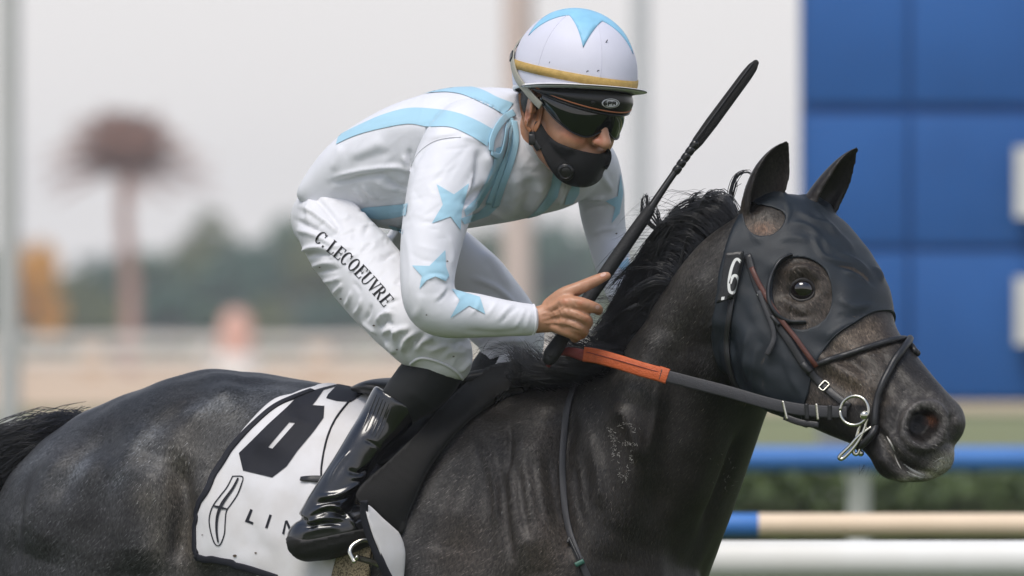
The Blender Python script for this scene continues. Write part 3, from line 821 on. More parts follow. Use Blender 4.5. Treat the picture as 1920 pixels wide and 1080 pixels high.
def coat_material():
    m = bpy.data.materials.new('horse_coat'); m.use_nodes = True; nt = m.node_tree; b = nt.nodes['Principled BSDF']; L = nt.links.new
    b.inputs['Roughness'].default_value = .46; b.inputs['Specular IOR Level'].default_value = .27
    b.inputs['Sheen Weight'].default_value = .0; b.inputs['Sheen Roughness'].default_value = .4
    tc = nt.nodes.new('ShaderNodeTexCoord'); at = nt.nodes.new('ShaderNodeAttribute'); at.attribute_name = 'coat'
    mp = nt.nodes.new('ShaderNodeMapping'); mp.inputs['Rotation'].default_value = (0, R(35), 0); mp.inputs['Scale'].default_value = (1, 1, .45); L(tc.outputs['Object'], mp.inputs[0])
    hair = nt.nodes.new('ShaderNodeTexNoise'); hair.inputs['Scale'].default_value = 260; hair.inputs['Detail'].default_value = 3; hair.inputs['Roughness'].default_value = .7; L(mp.outputs[0], hair.inputs['Vector'])
    big = nt.nodes.new('ShaderNodeTexNoise'); big.inputs['Scale'].default_value = 9; big.inputs['Detail'].default_value = 6; L(tc.outputs['Object'], big.inputs['Vector'])
    r1 = nt.nodes.new('ShaderNodeMapRange'); r1.inputs[1].default_value = .34; r1.inputs[2].default_value = .72; r1.inputs[3].default_value = .45; r1.inputs[4].default_value = 2.0; L(hair.outputs['Fac'], r1.inputs[0])
    r2 = nt.nodes.new('ShaderNodeMapRange'); r2.inputs[1].default_value = .3; r2.inputs[2].default_value = .7; r2.inputs[3].default_value = .5; r2.inputs[4].default_value = 1.55; L(big.outputs['Fac'], r2.inputs[0])
    mu = nt.nodes.new('ShaderNodeMath'); mu.operation = 'MULTIPLY'; L(r1.outputs[0], mu.inputs[0]); L(r2.outputs[0], mu.inputs[1])
    vm = nt.nodes.new('ShaderNodeVectorMath'); vm.operation = 'SCALE'; L(at.outputs['Color'], vm.inputs[0]); L(mu.outputs[0], vm.inputs['Scale'])
    L(vm.outputs[0], b.inputs['Base Color'])
    rr = nt.nodes.new('ShaderNodeMapRange'); rr.inputs[3].default_value = .30; rr.inputs[4].default_value = .52; L(big.outputs['Fac'], rr.inputs[0]); L(rr.outputs[0], b.inputs['Roughness'])
    bp = nt.nodes.new('ShaderNodeBump'); bp.inputs['Strength'].default_value = .55; bp.inputs['Distance'].default_value = .0016; L(hair.outputs['Fac'], bp.inputs['Height']); L(bp.outputs[0], b.inputs['Normal'])
    return m
M_COAT = coat_material()
horse = thing('horse', 'dark grey racehorse galloping with hood and bridle under the jockey', 'horse', W(600, GY, sy(600)))
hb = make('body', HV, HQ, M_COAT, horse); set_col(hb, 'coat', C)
HB = bvh_of(HV, HQ)

# eyes
M_EYE = mat('eye', (.006, .004, .004), .04, .6, coat=1.)
for (px, py, dy) in ((1503, 543, .008),):
    l, n = hit(HB, px, py); c = l - n * .0135
    V, F = ellipsoid(c, [n * .022, np.cross(n, [0, 0, 1.]) * .0235, np.array([0, 0, 1.]) * .0205]); make('eye', V, F, M_EYE, horse)
    eye_c = c
fe = head.ev(3.05, -1.25) ; V, F = ellipsoid(fe - hl_ * .012, [hl_ * .02, hd_ * .022, np.array([0, 0, .02])]); make('eye', V, F, M_EYE, horse)
# eyelids
M_LID = mat('eyelid', (.010, .008, .007), .5, .4)
for pts, rd in (([(1478, 552), (1484, 534), (1500, 524), (1516, 529), (1526, 545)], .0042), ([(1478, 552), (1492, 562), (1508, 563), (1526, 546)], .0036)):
    P = fine(pts, 20); Q = []
    for p in P:
        d = W(p[0], p[1], 0.) - np.array(CAM); d /= np.linalg.norm(d)
        l, n = hit(HB, *p); v = l - eye_c
        Q.append(eye_c + v / np.linalg.norm(v) * max(.0225, np.linalg.norm(v) * .9))
    Q = np.array(Q); V, F = tube3(Q, rd * np.sin(np.linspace(.25, math.pi - .25, 20)) ** .5, 10); make('eyelid', V, F, M_LID, horse)
# hooves
M_HOOF = mat('hoof', (.05, .045, .04), .6, .4)
for (x, y) in ((187, yb - .15), (592, yb + .15), (1187, yf - .13), (1652, yf + .13)):
    c = W(x, GY, y); P = c + np.array([(.01, 0, .0), (.0, 0, .04), (-.012, 0, .075)]); V, F = tube3(P, [.062, .056, .048], 20, cap=False); make('hoof', V, F, M_HOOF, horse)

# ------------------------------------------------------------------ mane, tail
def strands(locks, seed, r0=.0007, wild=.006):
    """locks: (root A, root B, control offsets...) lists of world curves; each lock is a bundle of hairs closing to a tip"""
    r = np.random.default_rng(seed); parts = []
    for (curve, n, spread, rad) in locks:
        P = cr(np.asarray(curve, float), np.linspace(0, len(curve) - 1, 13))
        for i in range(n):
            u = np.linspace(0, 1, 13)[:, None]; o = r.normal(size=3) * spread; o2 = r.normal(size=3) * spread * .30; L = r.uniform(.72, 1.05)
            Q = P + o * (1 - u) ** .6 + o2 * u + r.normal(size=3) * wild * np.sin(u * r.uniform(2, 7) + r.uniform(0, 6)) * u
            Q = cr(Q, np.linspace(0, 12 * L, 11) if L < 1 else np.linspace(0, 12, 11))
            parts.append((Q, rad * r.uniform(.7, 1.2)))
    Vs, Fs = [], []; b = 0; base = grid_faces(11, 3, True)
    tap = np.sin(np.linspace(.5, math.pi - .06, 11)) ** .5
    for Q, rd in parts:
        T = np.gradient(Q, axis=0); T /= np.linalg.norm(T, axis=1)[:, None] + 1e-12
        n = np.cross(T, [.3, .9, .31]); n /= np.linalg.norm(n, axis=1)[:, None] + 1e-12; m = np.cross(T, n)
        rr = (rd * tap)[:, None, None]; a = np.array([0, 2.09, 4.19])
        V = Q[:, None, :] + rr * (np.cos(a)[None, :, None] * n[:, None, :] + np.sin(a)[None, :, None] * m[:, None, :])
        Vs.append(V.reshape(-1, 3)); Fs.append(base + b); b += 33
    return np.vstack(Vs), np.vstack(Fs)

M_HAIR = mat('black_horsehair', (.020, .020, .025), .27, .7, col2=(.003, .003, .004), nscale=34)
crest = [(1385, 412), (1340, 446), (1295, 492), (1258, 545), (1226, 600), (1196, 645), (1150, 680), (1090, 705), (1030, 712), (985, 706)]
def crestp(s): return cr(np.array(crest, float), s)
mr = np.random.default_rng(21); locks = []
def cy(px): return sy(px) - .01 + (-.02 if px > 1250 else 0)
for i in range(185):       # upper crest: blown up and back, then falling behind the neck
    s_ = mr.uniform(0, 4.2); p = crestp(s_); f = s_ / 4.2; y0 = cy(p[0]) + mr.uniform(-.03, .03)
    up = mr.uniform(25, 62) * (1 - .5 * f); bk = mr.uniform(75, 165) * (1 - .25 * f); dn = mr.uniform(30, 150)
    c = [(p[0] + 8, p[1] + 8, y0), (p[0] - bk * .25, p[1] - up * .8, y0 + .01), (p[0] - bk * .62, p[1] - up * .75 + dn * .12, y0 + .03), (p[0] - bk * .92, p[1] + dn * .42, y0 + .05), (p[0] - bk * 1.02 + mr.uniform(-18, 14), p[1] + dn, y0 + .05)]
    locks.append(([W(*q) for q in c], 15, .0042, .0008))
for i in range(135):       # middle: hanging back towards the hand
    s_ = mr.uniform(2.6, 6.2); p = crestp(s_); y0 = cy(p[0]) + mr.uniform(-.06, .02)
    bk = mr.uniform(40, 120); dn = mr.uniform(0, 95) * (1. if s_ < 5 else .35)
    c = [(p[0] + 12, p[1] + 12, y0), (p[0] - bk * .3, p[1] - 10 + dn * .1, y0 - .005), (p[0] - bk * .7, p[1] + dn * .35, y0), (p[0] - bk + mr.uniform(-12, 12), p[1] + dn, y0 + .01)]
    locks.append(([W(*q) for q in c], 15, .0042, .0008))
for i in range(110):        # withers: swept back over the saddle pad
    s_ = mr.uniform(5.4, 8.8); p = crestp(s_); y0 = cy(p[0]) + mr.uniform(-.09, .02)
    bk = mr.uniform(60, 150); rise = mr.uniform(-14, 60)
    tx = max(p[0] - bk, 946 + mr.uniform(0, 40))
    c = [(p[0] + 14, p[1] + 14 + mr.uniform(-12, 14), y0 + .01), (p[0] - bk * .25, p[1] - 4 + mr.uniform(-8, 8), y0 - .03), ((p[0] + 2 * tx) / 3, p[1] - rise * .35, y0 - .03), (tx, p[1] - rise - 8, y0 - .02)]
    locks.append(([W(*q) for q in c], 15, .0065, .0007))
# stray curls
for c in ([(1372, 420), (1366, 392), (1372, 352), (1384, 328), (1402, 322), (1412, 330)], [(1376, 418), (1372, 385), (1378, 352), (1381, 340)],
          [(1262, 445), (1240, 425), (1222, 400), (1214, 382), (1212, 366), (1207, 372)], [(1262, 440), (1236, 432), (1218, 418), (1206, 398), (1206, 374), (1210, 368)], [(1270, 430), (1250, 428), (1236, 416), (1234, 400), (1228, 385)],
          [(1335, 395), (1325, 372), (1335, 358), (1348, 368)], [(1310, 400), (1296, 380), (1302, 366), (1318, 362)]):
    locks.append(([W(x, y, cy(1350) + .02 if x > 1290 else -.13) for x, y in c], 16, .0025, .0009))
for i in range(170):
    p = crestp(mr.uniform(0, 8.6)); y0 = cy(p[0]) + mr.uniform(-.05, .04); bk = mr.uniform(70, 190); up = mr.uniform(10, 75)
    locks.append(([W(p[0] + 6, p[1] + 6, y0), W(p[0] - bk * .3, p[1] - up * .7, y0), W(p[0] - bk * .7, p[1] - up * mr.uniform(.4, 1.1), y0 + .01), W(p[0] - bk + mr.uniform(-20, 30), p[1] - up * mr.uniform(-.6, .9), y0 + .01)], 2, .006, .00035))
V, F = strands(locks, 5, wild=.005); make('mane', V, F, M_HAIR, horse)

locks = []
for i in range(230):
    a = mr.uniform(-1, 1); y0 = sy(110) + mr.uniform(-.09, .05)
    c = [(150 + mr.uniform(-12, 10), 812 + mr.uniform(-8, 30), sy(120) + mr.uniform(-.04, .03)), (85, 818 + a * 10 + mr.uniform(-6, 30), y0), (15, 842 + a * 32 + mr.uniform(0, 30), y0), (-60, 890 + a * 50 + mr.uniform(0, 30), y0), (-130, 1010 + a * 80, y0), (-190 + a * 30, 1200 + a * 120, y0)]
    locks.append(([W(*q) for q in c], 26, .018, .0008))
V, F = strands(locks, 6, wild=.004); make('tail', V, F, M_HAIR, horse)
V, F = tubep([(170, 830, sy(150) + .01, 34), (120, 832, sy(120), 36), (60, 858, sy(90), 44), (-20, 915, sy(70), 52), (-90, 1010, sy(50), 48)], 8, 18)
make('tail_dock', V, F, M_HAIR, horse)
# whiskers and foam
locks = []
for i in range(26):
    p = (mr.uniform(1600, 1740), mr.uniform(870, 905)); p = (p[0], 872 + (p[0] - 1600) * .25) if p[0] < 1690 else (p[0], 902)
    y0 = hy(1690) - .02; a = mr.uniform(-10, 6)
    locks.append(([W(p[0], p[1] - 6, y0), W(p[0] + a * .5 - 3, p[1] + 6, y0 - .01), W(p[0] + a - 6, p[1] + mr.uniform(10, 20), y0 - .015)], 1, .001, .0002))
V, F = strands(locks, 8, wild=.0005); make('whiskers', V, F, M_HAIR, horse)
M_FOAM = mat('foam', (.50, .48, .45), .6, .4, bump=.5, bscale=500)
for j, (pts, w_) in enumerate((([(1663, 818), (1672, 832), (1678, 846)], 2.8), ([(1694, 870), (1708, 881), (1722, 888), (1734, 892)], 3.2), ([(1700, 884), (1715, 892), (1730, 896)], 2.2), ([(1676, 850), (1682, 866), (1690, 880)], 1.4), ([(1750, 868), (1762, 860), (1770, 858)], 1.0))):
    P, N = lay(HB, pts, .0004, 26); V, F = tube3(P, .0011 * w_ * (.5 + .5 * np.abs(np.sin(np.arange(26) * 1.7 + j))) * np.sin(np.linspace(.2, 2.94, 26)), 6, flat=.5); make('foam', V, F, M_FOAM, horse)
# dried sweat lines on the neck
salt = [[(1140, 802), (1150, 815), (1156, 832)], [(1162, 800), (1176, 794), (1192, 806)], [(1168, 828), (1180, 832), (1198, 832)], [(1148, 838), (1158, 870), (1166, 898)], [(1186, 846), (1180, 872), (1172, 896)], [(1150, 812), (1150, 830), (1160, 850)]]
for j in range(170):
    ln = fine(salt[j % 6], 40); q = ln[mr.integers(0, 40)]; p0 = (q[0] + mr.normal() * 2.6, q[1] + mr.normal() * 2.6)
    if j > 150: p0 = (mr.uniform(1330, 1380), mr.uniform(840, 930))
    a = mr.uniform(0, 3.1); L = mr.uniform(1.5, 6)
    pts = [p0, (p0[0] + math.cos(a) * L * .5 + mr.normal(), p0[1] + math.sin(a) * L * .5), (p0[0] + math.cos(a) * L, p0[1] + math.sin(a) * L)]
    P, N = lay(HB, pts, .0002, 8); V, F = tube3(P, .00030 * mr.uniform(.3, 1.), 5, flat=.5)
    locks.append((V, F))
V, F = join([l for l in locks if len(l) == 2 and isinstance(l[0], np.ndarray)]); make('sweat_salt', V, F, M_FOAM, horse, kind='stuff')

# short coat hairs on the side that shows, lying along the hair flow
nh = 150000
hp_ = np.stack([mr.uniform(-10, 1810, nh), mr.uniform(380, 1085, nh)], 1)
hp_ = hp_[(hp_[:, 1] > 690 - np.clip(hp_[:, 0] - 1050, 0, 330) * .9) ]
hv, hc = [], []
for x, y in hp_:
    d = (Vector(((x - 960) / S, 0., ZC + (HOR - y) / S)) - CAM).normalized(); l, n, fi, ds = HB.ray_cast(CAM, d)
    if l is None or n.y > -.12: continue
    hv.append((*l, *n)); hc.append(HQ[fi, 0])
hv = np.array(hv); hc = np.array(hc); n_ = len(hv); L0, N0 = hv[:, :3], hv[:, 3:]; x_, y_ = proj(L0)
fx = np.where(x_ > 1440, .5, np.where(x_ > 1080, -.35, -.75)) + wobble(L0, 31, .35, 14) + mr.normal(size=n_) * .16; fz = np.where(x_ > 1440, -.8, np.where(x_ > 1080, -.9, -.65)) + wobble(L0, 32, .25, 14) + mr.normal(size=n_) * .12
Tn = np.stack([fx, np.zeros(n_), fz], 1); Tn -= N0 * (Tn * N0).sum(1)[:, None]; Tn /= np.linalg.norm(Tn, axis=1)[:, None] + 1e-9
Bn = np.cross(Tn, N0); ln = mr.uniform(.007, .014, n_)[:, None]; wd = .00052
V = np.stack([L0 - Bn * wd - N0 * .0006, L0 + Bn * wd - N0 * .0006, L0 + Tn * ln + N0 * ln * mr.uniform(.06, .22, n_)[:, None]], 1).reshape(-1, 3)
fac = np.exp(mr.normal(size=n_) * .55) * np.where(mr.uniform(size=n_) < .18, 2.5, .9)
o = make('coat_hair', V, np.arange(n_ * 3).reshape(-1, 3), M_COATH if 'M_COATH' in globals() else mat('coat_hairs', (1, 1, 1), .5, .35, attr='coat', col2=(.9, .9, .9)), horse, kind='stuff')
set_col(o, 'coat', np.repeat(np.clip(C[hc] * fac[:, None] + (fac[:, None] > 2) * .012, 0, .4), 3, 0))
# ================================================================== tack
M_BLK = mat('black_leather', (.012, .012, .013), .42, .5, bump=.3, bscale=300)
M_BRN = mat('brown_leather', (.085, .022, .012), .42, .5, bump=.3, bscale=300)
M_STRAP = mat('grey_black_rein', (.030, .030, .034), .55, .45, bump=.4, bscale=400)
M_ORANGE = mat('orange_rubber_grip', (.52, .105, .028), .55, .4, col2=(.44, .085, .022), nscale=80, bump=.8, bscale=300)
M_RED = mat('red_rein', (.20, .035, .03), .6, .4, bump=.5, bscale=400)
M_STEEL = mat('steel', (.62, .60, .52), .22, .5, metal=1.)
M_HOOD = mat('dark_hood_fabric', (.0070, .0125, .0185), .48, .42, col2=(.0052, .0095, .0145), nscale=60, bump=.35, bscale=900)
M_CLOTH = mat('white_saddle_cloth', (.70, .69, .71), .75, .3, col2=(.62, .60, .60), nscale=14, bump=.25, bscale=900, sheen=.2)
M_INK = mat('navy_black_print', (.012, .013, .020), .7, .3, bump=.25, bscale=900)
M_NEO = mat('black_neoprene', (.0135, .0125, .012), .78, .3, bump=.5, bscale=700, sheen=.08)
M_MESH = mat('beige_mesh', (.36, .29, .19), .8, .3, col2=(.12, .095, .06), nscale=330, bump=.6, bscale=330, lo=.42, hi=.52)
M_WPLATE = mat('white_enamel', (.78, .78, .76), .4, .5)

def param_sheet(loft, poly, bvh, off, step, sx=120., sp=210., holes=(), clampd=.03, reach=.06):
    P, F = cdt([[(t * sx, p * sp) for t, p in poly]], [[(t * sx, p * sp) for t, p in h] for h in holes], step)
    T, PH = P[:, 0] / sx, P[:, 1] / sp
    V = loft.ev(T, PH); Q = loft.ev(T, PH, reach); d = V - Q; L = np.linalg.norm(d, axis=1); d /= L[:, None]
    out = np.zeros_like(V)
    for i in range(len(V)):
        l, n, k, ds = bvh.ray_cast(Vector(Q[i]), Vector(d[i]), L[i] + .04)
        lift = 0.
        if l is not None: lift = float(np.clip(L[i] - ds, -.035, clampd))
        out[i] = V[i] - d[i] * lift
    E = edges_of(F); out = smooth(out, E, 3, .5)
    tri = F.copy(); fn = np.cross(out[tri[:, 1]] - out[tri[:, 0]], out[tri[:, 2]] - out[tri[:, 0]]); fl = (fn * -d[tri[:, 0]]).sum(1) < 0; tri[fl] = tri[fl][:, ::-1]
    return out - d * off, tri, -d, T, PH

# ---------------------------------------------------------------- saddle cloth
edge = [(359, 1047), (359, 1010), (360, 972), (367, 948), (388, 917), (404, 876), (437, 831), (475, 792), (514, 760), (555, 741), (588, 729), (630, 720)]
tp = trunk.inv(edge)
near = [tuple(x) for x in tp]
near[-1] = (near[-1][0], max(.05, near[-1][1]))
far = [(t, -p) for t, p in near[::-1][0:9]]
low = [tuple(x) for x in trunk.inv([(640, 1079), (590, 1079), (540, 1079), (491, 1079), (452, 1069), (405, 1060)])]
dn = 0.16
low[0] = (low[0][0] + .2, low[0][1] + dn); low[1] = (low[1][0], low[1][1] + dn); low[2] = (low[2][0], low[2][1] + dn * .8); low[3] = (low[3][0], low[3][1] + .04)
poly = near + [(far[0][0], -.02)] + far + [(5.2, -1.55), (7.4, -1.5), (7.5, -.8), (7.5, 0.), (7.4, .75), (7.0, 1.3)] + low
CV, CF, CN, CT, CP = param_sheet(trunk, poly, HB, .006, 9.)
fold = [([(500, 800), (470, 860), (455, 930)], 14, 3), ([(600, 790), (585, 880), (570, 960), (560, 1040)], 9, 4.5), ([(560, 900), (540, 970), (535, 1050)], 8, -3), ([(400, 930), (400, 990), (410, 1040)], 12, 3),
        ([(640, 760), (615, 830), (605, 900), (598, 980)], 6, 3), ([(430, 1040), (470, 1050), (520, 1060)], 10, 3), ([(372, 960), (385, 975), (400, 980)], 5, 2), ([(520, 770), (550, 790), (600, 800)], 9, 2.5), ([(480, 960), (500, 1000), (530, 1030)], 10, 2.5)]
nn = normals(CV, CF); CV = strokes(CV, nn, fold)
V2, F2 = shell(CV, CF, CN, .004)
cloth = make('saddle_cloth', V2, F2, M_CLOTH, None, label='white saddle cloth with black numeral and emblem behind the boot', category='saddle cloth')
CB = bvh_of(CV, CF)
def z1(x, y): return (320 + x / 2.572, 660 + y / 2.572)
# border
def edging(idx0, pts, w):
    P, N = lay(CB, pts, .0016, 70, (520, 900)); V, F = strap3(P, N, w, .004); make('border', V, F, M_INK, cloth)
edging(0, [(361, 1046), (361, 1010), (362, 974), (369, 949), (389, 918), (406, 877), (439, 833), (477, 794), (515, 762), (556, 743), (585, 732)], .012)
edging(0, [(363, 1043), (406, 1055), (453, 1063), (493, 1075), (520, 1084)], .013)
# numeral 6
six = [z1(*p) for p in [(612, 214), (640, 200), (740, 172), (885, 138), (945, 155), (935, 200), (870, 243), (800, 238), (742, 222), (742, 250), (738, 318), (690, 385), (610, 480), (560, 552), (490, 606), (350, 572), (330, 488), (395, 425), (470, 350), (560, 268)]]
slot = [z1(*p) for p in [(572, 340), (600, 344), (492, 466), (470, 460)]]
notch = [z1(*p) for p in [(738, 184), (797, 167), (760, 205), (748, 228), (740, 262), (684, 258), (702, 236)]]
patch('numeral', [six], CB, M_INK, cloth, .0012, .001, 5., holes=[slot, notch])
# emblem: elongated rounded frame with a bar and cross
em = [z1(*p) for p in [(298, 597), (350, 600), (345, 640), (325, 690), (295, 735), (272, 770), (266, 830), (262, 880), (240, 932), (212, 926), (192, 870), (184, 805), (200, 745), (235, 695), (270, 650)]]
def inset(poly, d):
    p = np.array(poly); c = p.mean(0); n = len(p); out = []
    for i in range(n):
        t_ = p[(i + 1) % n] - p[i - 1]; nrm = np.array([-t_[1], t_[0]]); nrm /= np.linalg.norm(nrm)
        if nrm @ (c - p[i]) < 0 and i in (0, 1): nrm = -nrm
        out.append(tuple(p[i] + nrm * d))
    return out
emi = inset(em, 2.3)
if abs(sum(emi[i][0] * emi[(i + 1) % 15][1] - emi[(i + 1) % 15][0] * emi[i][1] for i in range(15))) > abs(sum(em[i][0] * em[(i + 1) % 15][1] - em[(i + 1) % 15][0] * em[i][1] for i in range(15))): emi = inset(em, -2.3)
em = [tuple(q) for q in fine(em + [em[0]], 90)[:-1]]; emi = [tuple(q) for q in fine(emi + [emi[0]], 90)[:-1]]
patch('emblem', [em], CB, M_INK, cloth, .0012, .001, 4., holes=[emi])
def strokepoly(pts, w):
    p = fine(pts); w = np.interp(np.linspace(0, 1, len(p)), np.linspace(0, 1, len(w)), w) if hasattr(w, '__len__') else w * np.ones(len(p))
    t_ = np.gradient(p, axis=0); t_ /= np.linalg.norm(t_, axis=1)[:, None] + 1e-9; n = np.stack([-t_[:, 1], t_[:, 0]], 1) * (w / 2)[:, None]
    return [tuple(q) for q in p + n] + [tuple(q) for q in (p - n)[::-1]]
for pts, w_ in (([(328, 608), (300, 660), (250, 730), (226, 790), (222, 860), (230, 918)], [3.2, 4.4, 6, 5.2, 4.4, 3.2]), ([(203, 742), (236, 750), (274, 758)], [2, 5, 2])):
    patch('emblem_bar', [strokepoly([z1(*p) for p in pts], w_)], CB, M_INK, cloth, .0020, .001, 4.)
for pl in ([[(386, 757), (397, 762), (378, 812), (401, 822), (397, 832), (359, 818)]], [[(478, 783), (489, 787), (468, 851), (456, 848)]],
           [[(553, 814), (561, 812), (549, 880), (538, 876)], [(553, 814), (564, 812), (586, 858), (578, 872)], [(592, 842), (602, 843), (590, 874), (577, 872)]]):
    patch('letter', [[z1(*p) for p in q] for q in pl], CB, M_INK, cloth, .0012, .001, 4.)
P, N = lay(CB, [(656, 752), (630, 785), (613, 825), (604, 870), (603, 895)], .002, 30); V, F = strap3(P, N, .003, .003); make('seam', V, F, M_INK, cloth)
P, N = lay(CB, [(566, 899), (590, 899), (625, 901)], .004, 16); V, F = strap3(P, N, .0135 * np.sqrt(np.sin(np.linspace(.35, 1.6, 16))), .003); make('strap_tab', V, F, M_BLK, cloth)

# ---------------------------------------------------------------- saddle: pad, flap, girth, stirrup
saddle = thing('racing_saddle', 'small black racing saddle with long neoprene pad on the withers', 'saddle', W(830, 720, sy(830)))
pad = [(992, 692), (965, 690), (935, 693), (905, 706), (868, 737), (830, 774), (790, 817), (740, 864), (672, 931), (712, 970), (752, 1004), (768, 965), (785, 925), (803, 885), (835, 838), (880, 790), (930, 756), (990, 730)]
def padlift(x, y):
    ln = fine([(985, 712), (930, 722), (868, 768), (800, 840), (712, 962)]); d, u = seg_dist(x, y, ln); w_ = np.interp(u, [0, .25, .5, 1], [26, 34, 44, 50])
    round_ = np.clip(1 - (d / w_) ** 2, 0, 1) ** .5 * np.interp(u, [0, .3, .6, 1], [.030, .028, .016, .008])
    i = np.clip((u * (len(ln) - 2)).astype(int), 0, len(ln) - 2); t_ = ln[i + 1] - ln[i]; t_ = t_ / np.linalg.norm(t_, axis=1)[:, None]
    sd_ = (t_[:, 0] * (y - ln[i, 1]) - t_[:, 1] * (x - ln[i, 0])) / w_      # -1 .. 1 across, + towards the rider's boot
    side = np.clip(.5 + .5 * sd_, 0, 1)
    return round_ + side * np.interp(u, [0, .35, .6, 1], [0, .0, .055, .105])
patch('saddle_pad', [[tuple(q) for q in fine(pad + [pad[0]])[:-1]]], HB, M_NEO, saddle, .012, .012, 7., sm=6, lift=padlift)
seat = Loft([((700, 716), (705, 742), sy(705) , .10), ((740, 706), (745, 748), sy(745), .135), ((800, 712), (800, 752), sy(800), .12), ((870, 702), (872, 745), sy(870), .10), ((930, 688), (936, 725), sy(930), .075), ((965, 690), (968, 712), sy(965), .045)], th=27, n=2.6)
V, F = seat.mesh(60, 40); make('seat', V, F, M_BLK, saddle)
patch('saddle_flap', [[tuple(q) for q in fine([(700, 735), (760, 730), (850, 735), (860, 750), (800, 815), (745, 868), (715, 880), (700, 850), (690, 790), (700, 735)])[:-1]]], HB, M_BLK, saddle, .020, .012, 9., sm=4)
patch('girth', [[(668, 925), (700, 950), (705, 1010), (692, 1110), (620, 1110), (640, 1040)]], HB, M_MESH, saddle, .016, .012, 9., sm=4)
patch('white_lining', [[tuple(q) for q in fine([(752, 1004), (760, 1022), (764, 1050), (760, 1110), (745, 1110), (728, 1060), (708, 1010), (694, 965), (700, 955), (725, 980), (752, 1004)])[:-1]]], HB, M_CLOTH, saddle, .022, .004, 7., sm=2, lift=lambda x, y: np.clip((765 - x) / 70., 0, 1) * .095)
patch('white_lining', [[tuple(q) for q in fine([(770, 805), (742, 836), (721, 858), (718, 842), (730, 825), (770, 805)])[:-1]]], HB, M_CLOTH, saddle, .034, .004, 6., sm=2)
P, N = lay(HB, [(693, 948), (694, 975), (706, 1015), (726, 1060), (748, 1100)], .004, 40); d_ = P - np.array(CAM); d_ /= np.linalg.norm(d_, axis=1)[:, None]; P = P + N * .022 - d_ * (.004 + np.clip((765 - np.linspace(693, 748, 40)) / 70., 0, 1) * .095)[:, None]; V, F = strap3(P, N, .015, .005); make('lining_border', V, F, M_INK, saddle)

# ---------------------------------------------------------------- hood
hood = thing('blinker_hood', 'dark blue black fabric blinker hood with eye cups on the horse head', 'hood', W(1480, 560, hy(1480)))
fr = head.inv([(1655, 588), (1600, 612), (1562, 640), (1542, 662), (1531, 692), (1522, 735), (1512, 768)])
bk = head.inv([(1402, 400), (1394, 430), (1392, 470), (1381, 540), (1371, 600), (1368, 650)])
def tf(p): p = np.abs(p); o = np.argsort(fr[:, 1]); return np.interp(p, fr[o, 1], fr[o, 0])
def tb(p): p = np.abs(p); return np.interp(p, [0, .6, 1.1, 1.6, 2.2, 2.8, 3.1416], [.30, .28, .42, .75, 1.25, 1.9, 2.2])
ph = np.linspace(-math.pi, math.pi, 90)
poly = [(tf(p), p) for p in ph] + [(tb(p), p) for p in ph[::-1]]
eyeh = [(1452, 512), (1466, 494), (1492, 486), (1522, 490), (1545, 508), (1557, 535), (1556, 570), (1542, 600), (1516, 616), (1484, 610), (1462, 585), (1450, 550)]
earh = [(1397, 398), (1401, 425), (1415, 438), (1435, 441), (1455, 436), (1468, 420), (1468, 402), (1450, 392), (1420, 388)]
eh = head.inv([tuple(q) for q in fine(eyeh + [eyeh[0]], 40)[:-1]]); ah = head.inv([tuple(q) for q in fine(earh + [earh[0]], 30)[:-1]])
def unstep(h): 
    h = np.array(h); 
    for _ in range(2): h = (np.roll(h, 1, 0) + 2 * h + np.roll(h, -1, 0)) / 4
    return h
eh = unstep(eh); ah = unstep(ah)
holes = [[tuple(x) for x in eh], [(t, -p) for t, p in eh]]
if ah[:, 1].min() > .02: holes += [[tuple(x) for x in ah], [(t, -p) for t, p in ah]]
KV, KF, KN, KT, KP = param_sheet(head, poly, HB, .004, 5., sx=70., sp=110., holes=holes, clampd=.014)
lab = np.arange(len(KV))
for _ in range(400):
    m_ = lab[KF].min(1); new = lab.copy()
    for c_ in range(3): np.minimum.at(new, KF[:, c_], m_)
    if (new == lab).all(): break
    lab = new
big = np.bincount(lab[KF[:, 0]]).argmax(); KF = KF[lab[KF[:, 0]] == big]
use = np.unique(KF); rm = -np.ones(len(KV), int); rm[use] = np.arange(len(use)); KV, KN, KF = KV[use], KN[use], rm[KF]
kn = normals(KV, KF)
def z2(x, y): return (1340 + x / 3.6, 240 + y / 3.6)
wr = [([z2(*p) for p in q], w_, h) for q, w_, h in (
    ([(560, 560), (660, 620), (760, 660), (840, 740)], 6, 3.2), ([(500, 640), (620, 660), (720, 740), (800, 860)], 6, 3), ([(660, 720), (720, 850), (830, 900), (960, 920)], 5, 3.5), ([(740, 780), (850, 850), (960, 900), (1060, 990)], 5, 3.2),
    ([(800, 920), (900, 930), (1000, 980), (1080, 1060)], 5, -3.5), ([(700, 700), (760, 800), (900, 870)], 4, -3), ([(640, 520), (740, 620), (880, 760), (960, 860)], 6, 2.4), ([(860, 960), (960, 1000), (1050, 1060)], 4, 3),
    ([(230, 620), (260, 720), (330, 780)], 5, 2), ([(480, 480), (500, 560), (470, 660)], 5, 2), ([(420, 760), (520, 740), (640, 760)], 8, 2), ([(1060, 940), (1110, 980), (1130, 1040)], 6, 4))]
wr += [([(1570, 560), (1600, 575), (1640, 570)], 5, 2.5), ([(1560, 590), (1590, 595), (1630, 585)], 4, -2.2), ([(1400, 620), (1395, 670), (1400, 720)], 4, 3), ([(1420, 640), (1412, 690), (1415, 735)], 4, 2.6), ([(1440, 640), (1430, 690), (1432, 740)], 4, -2.4),
       ([(1470, 650), (1480, 700), (1500, 740)], 6, 2.5), ([(1545, 640), (1575, 615), (1620, 598)], 3, 2), ([(1400, 560), (1430, 620), (1470, 680)], 10, 2)]
KV = strokes(KV, kn, [(a_, b_ * .7, c_) for a_, b_, c_ in wr], 1.5)
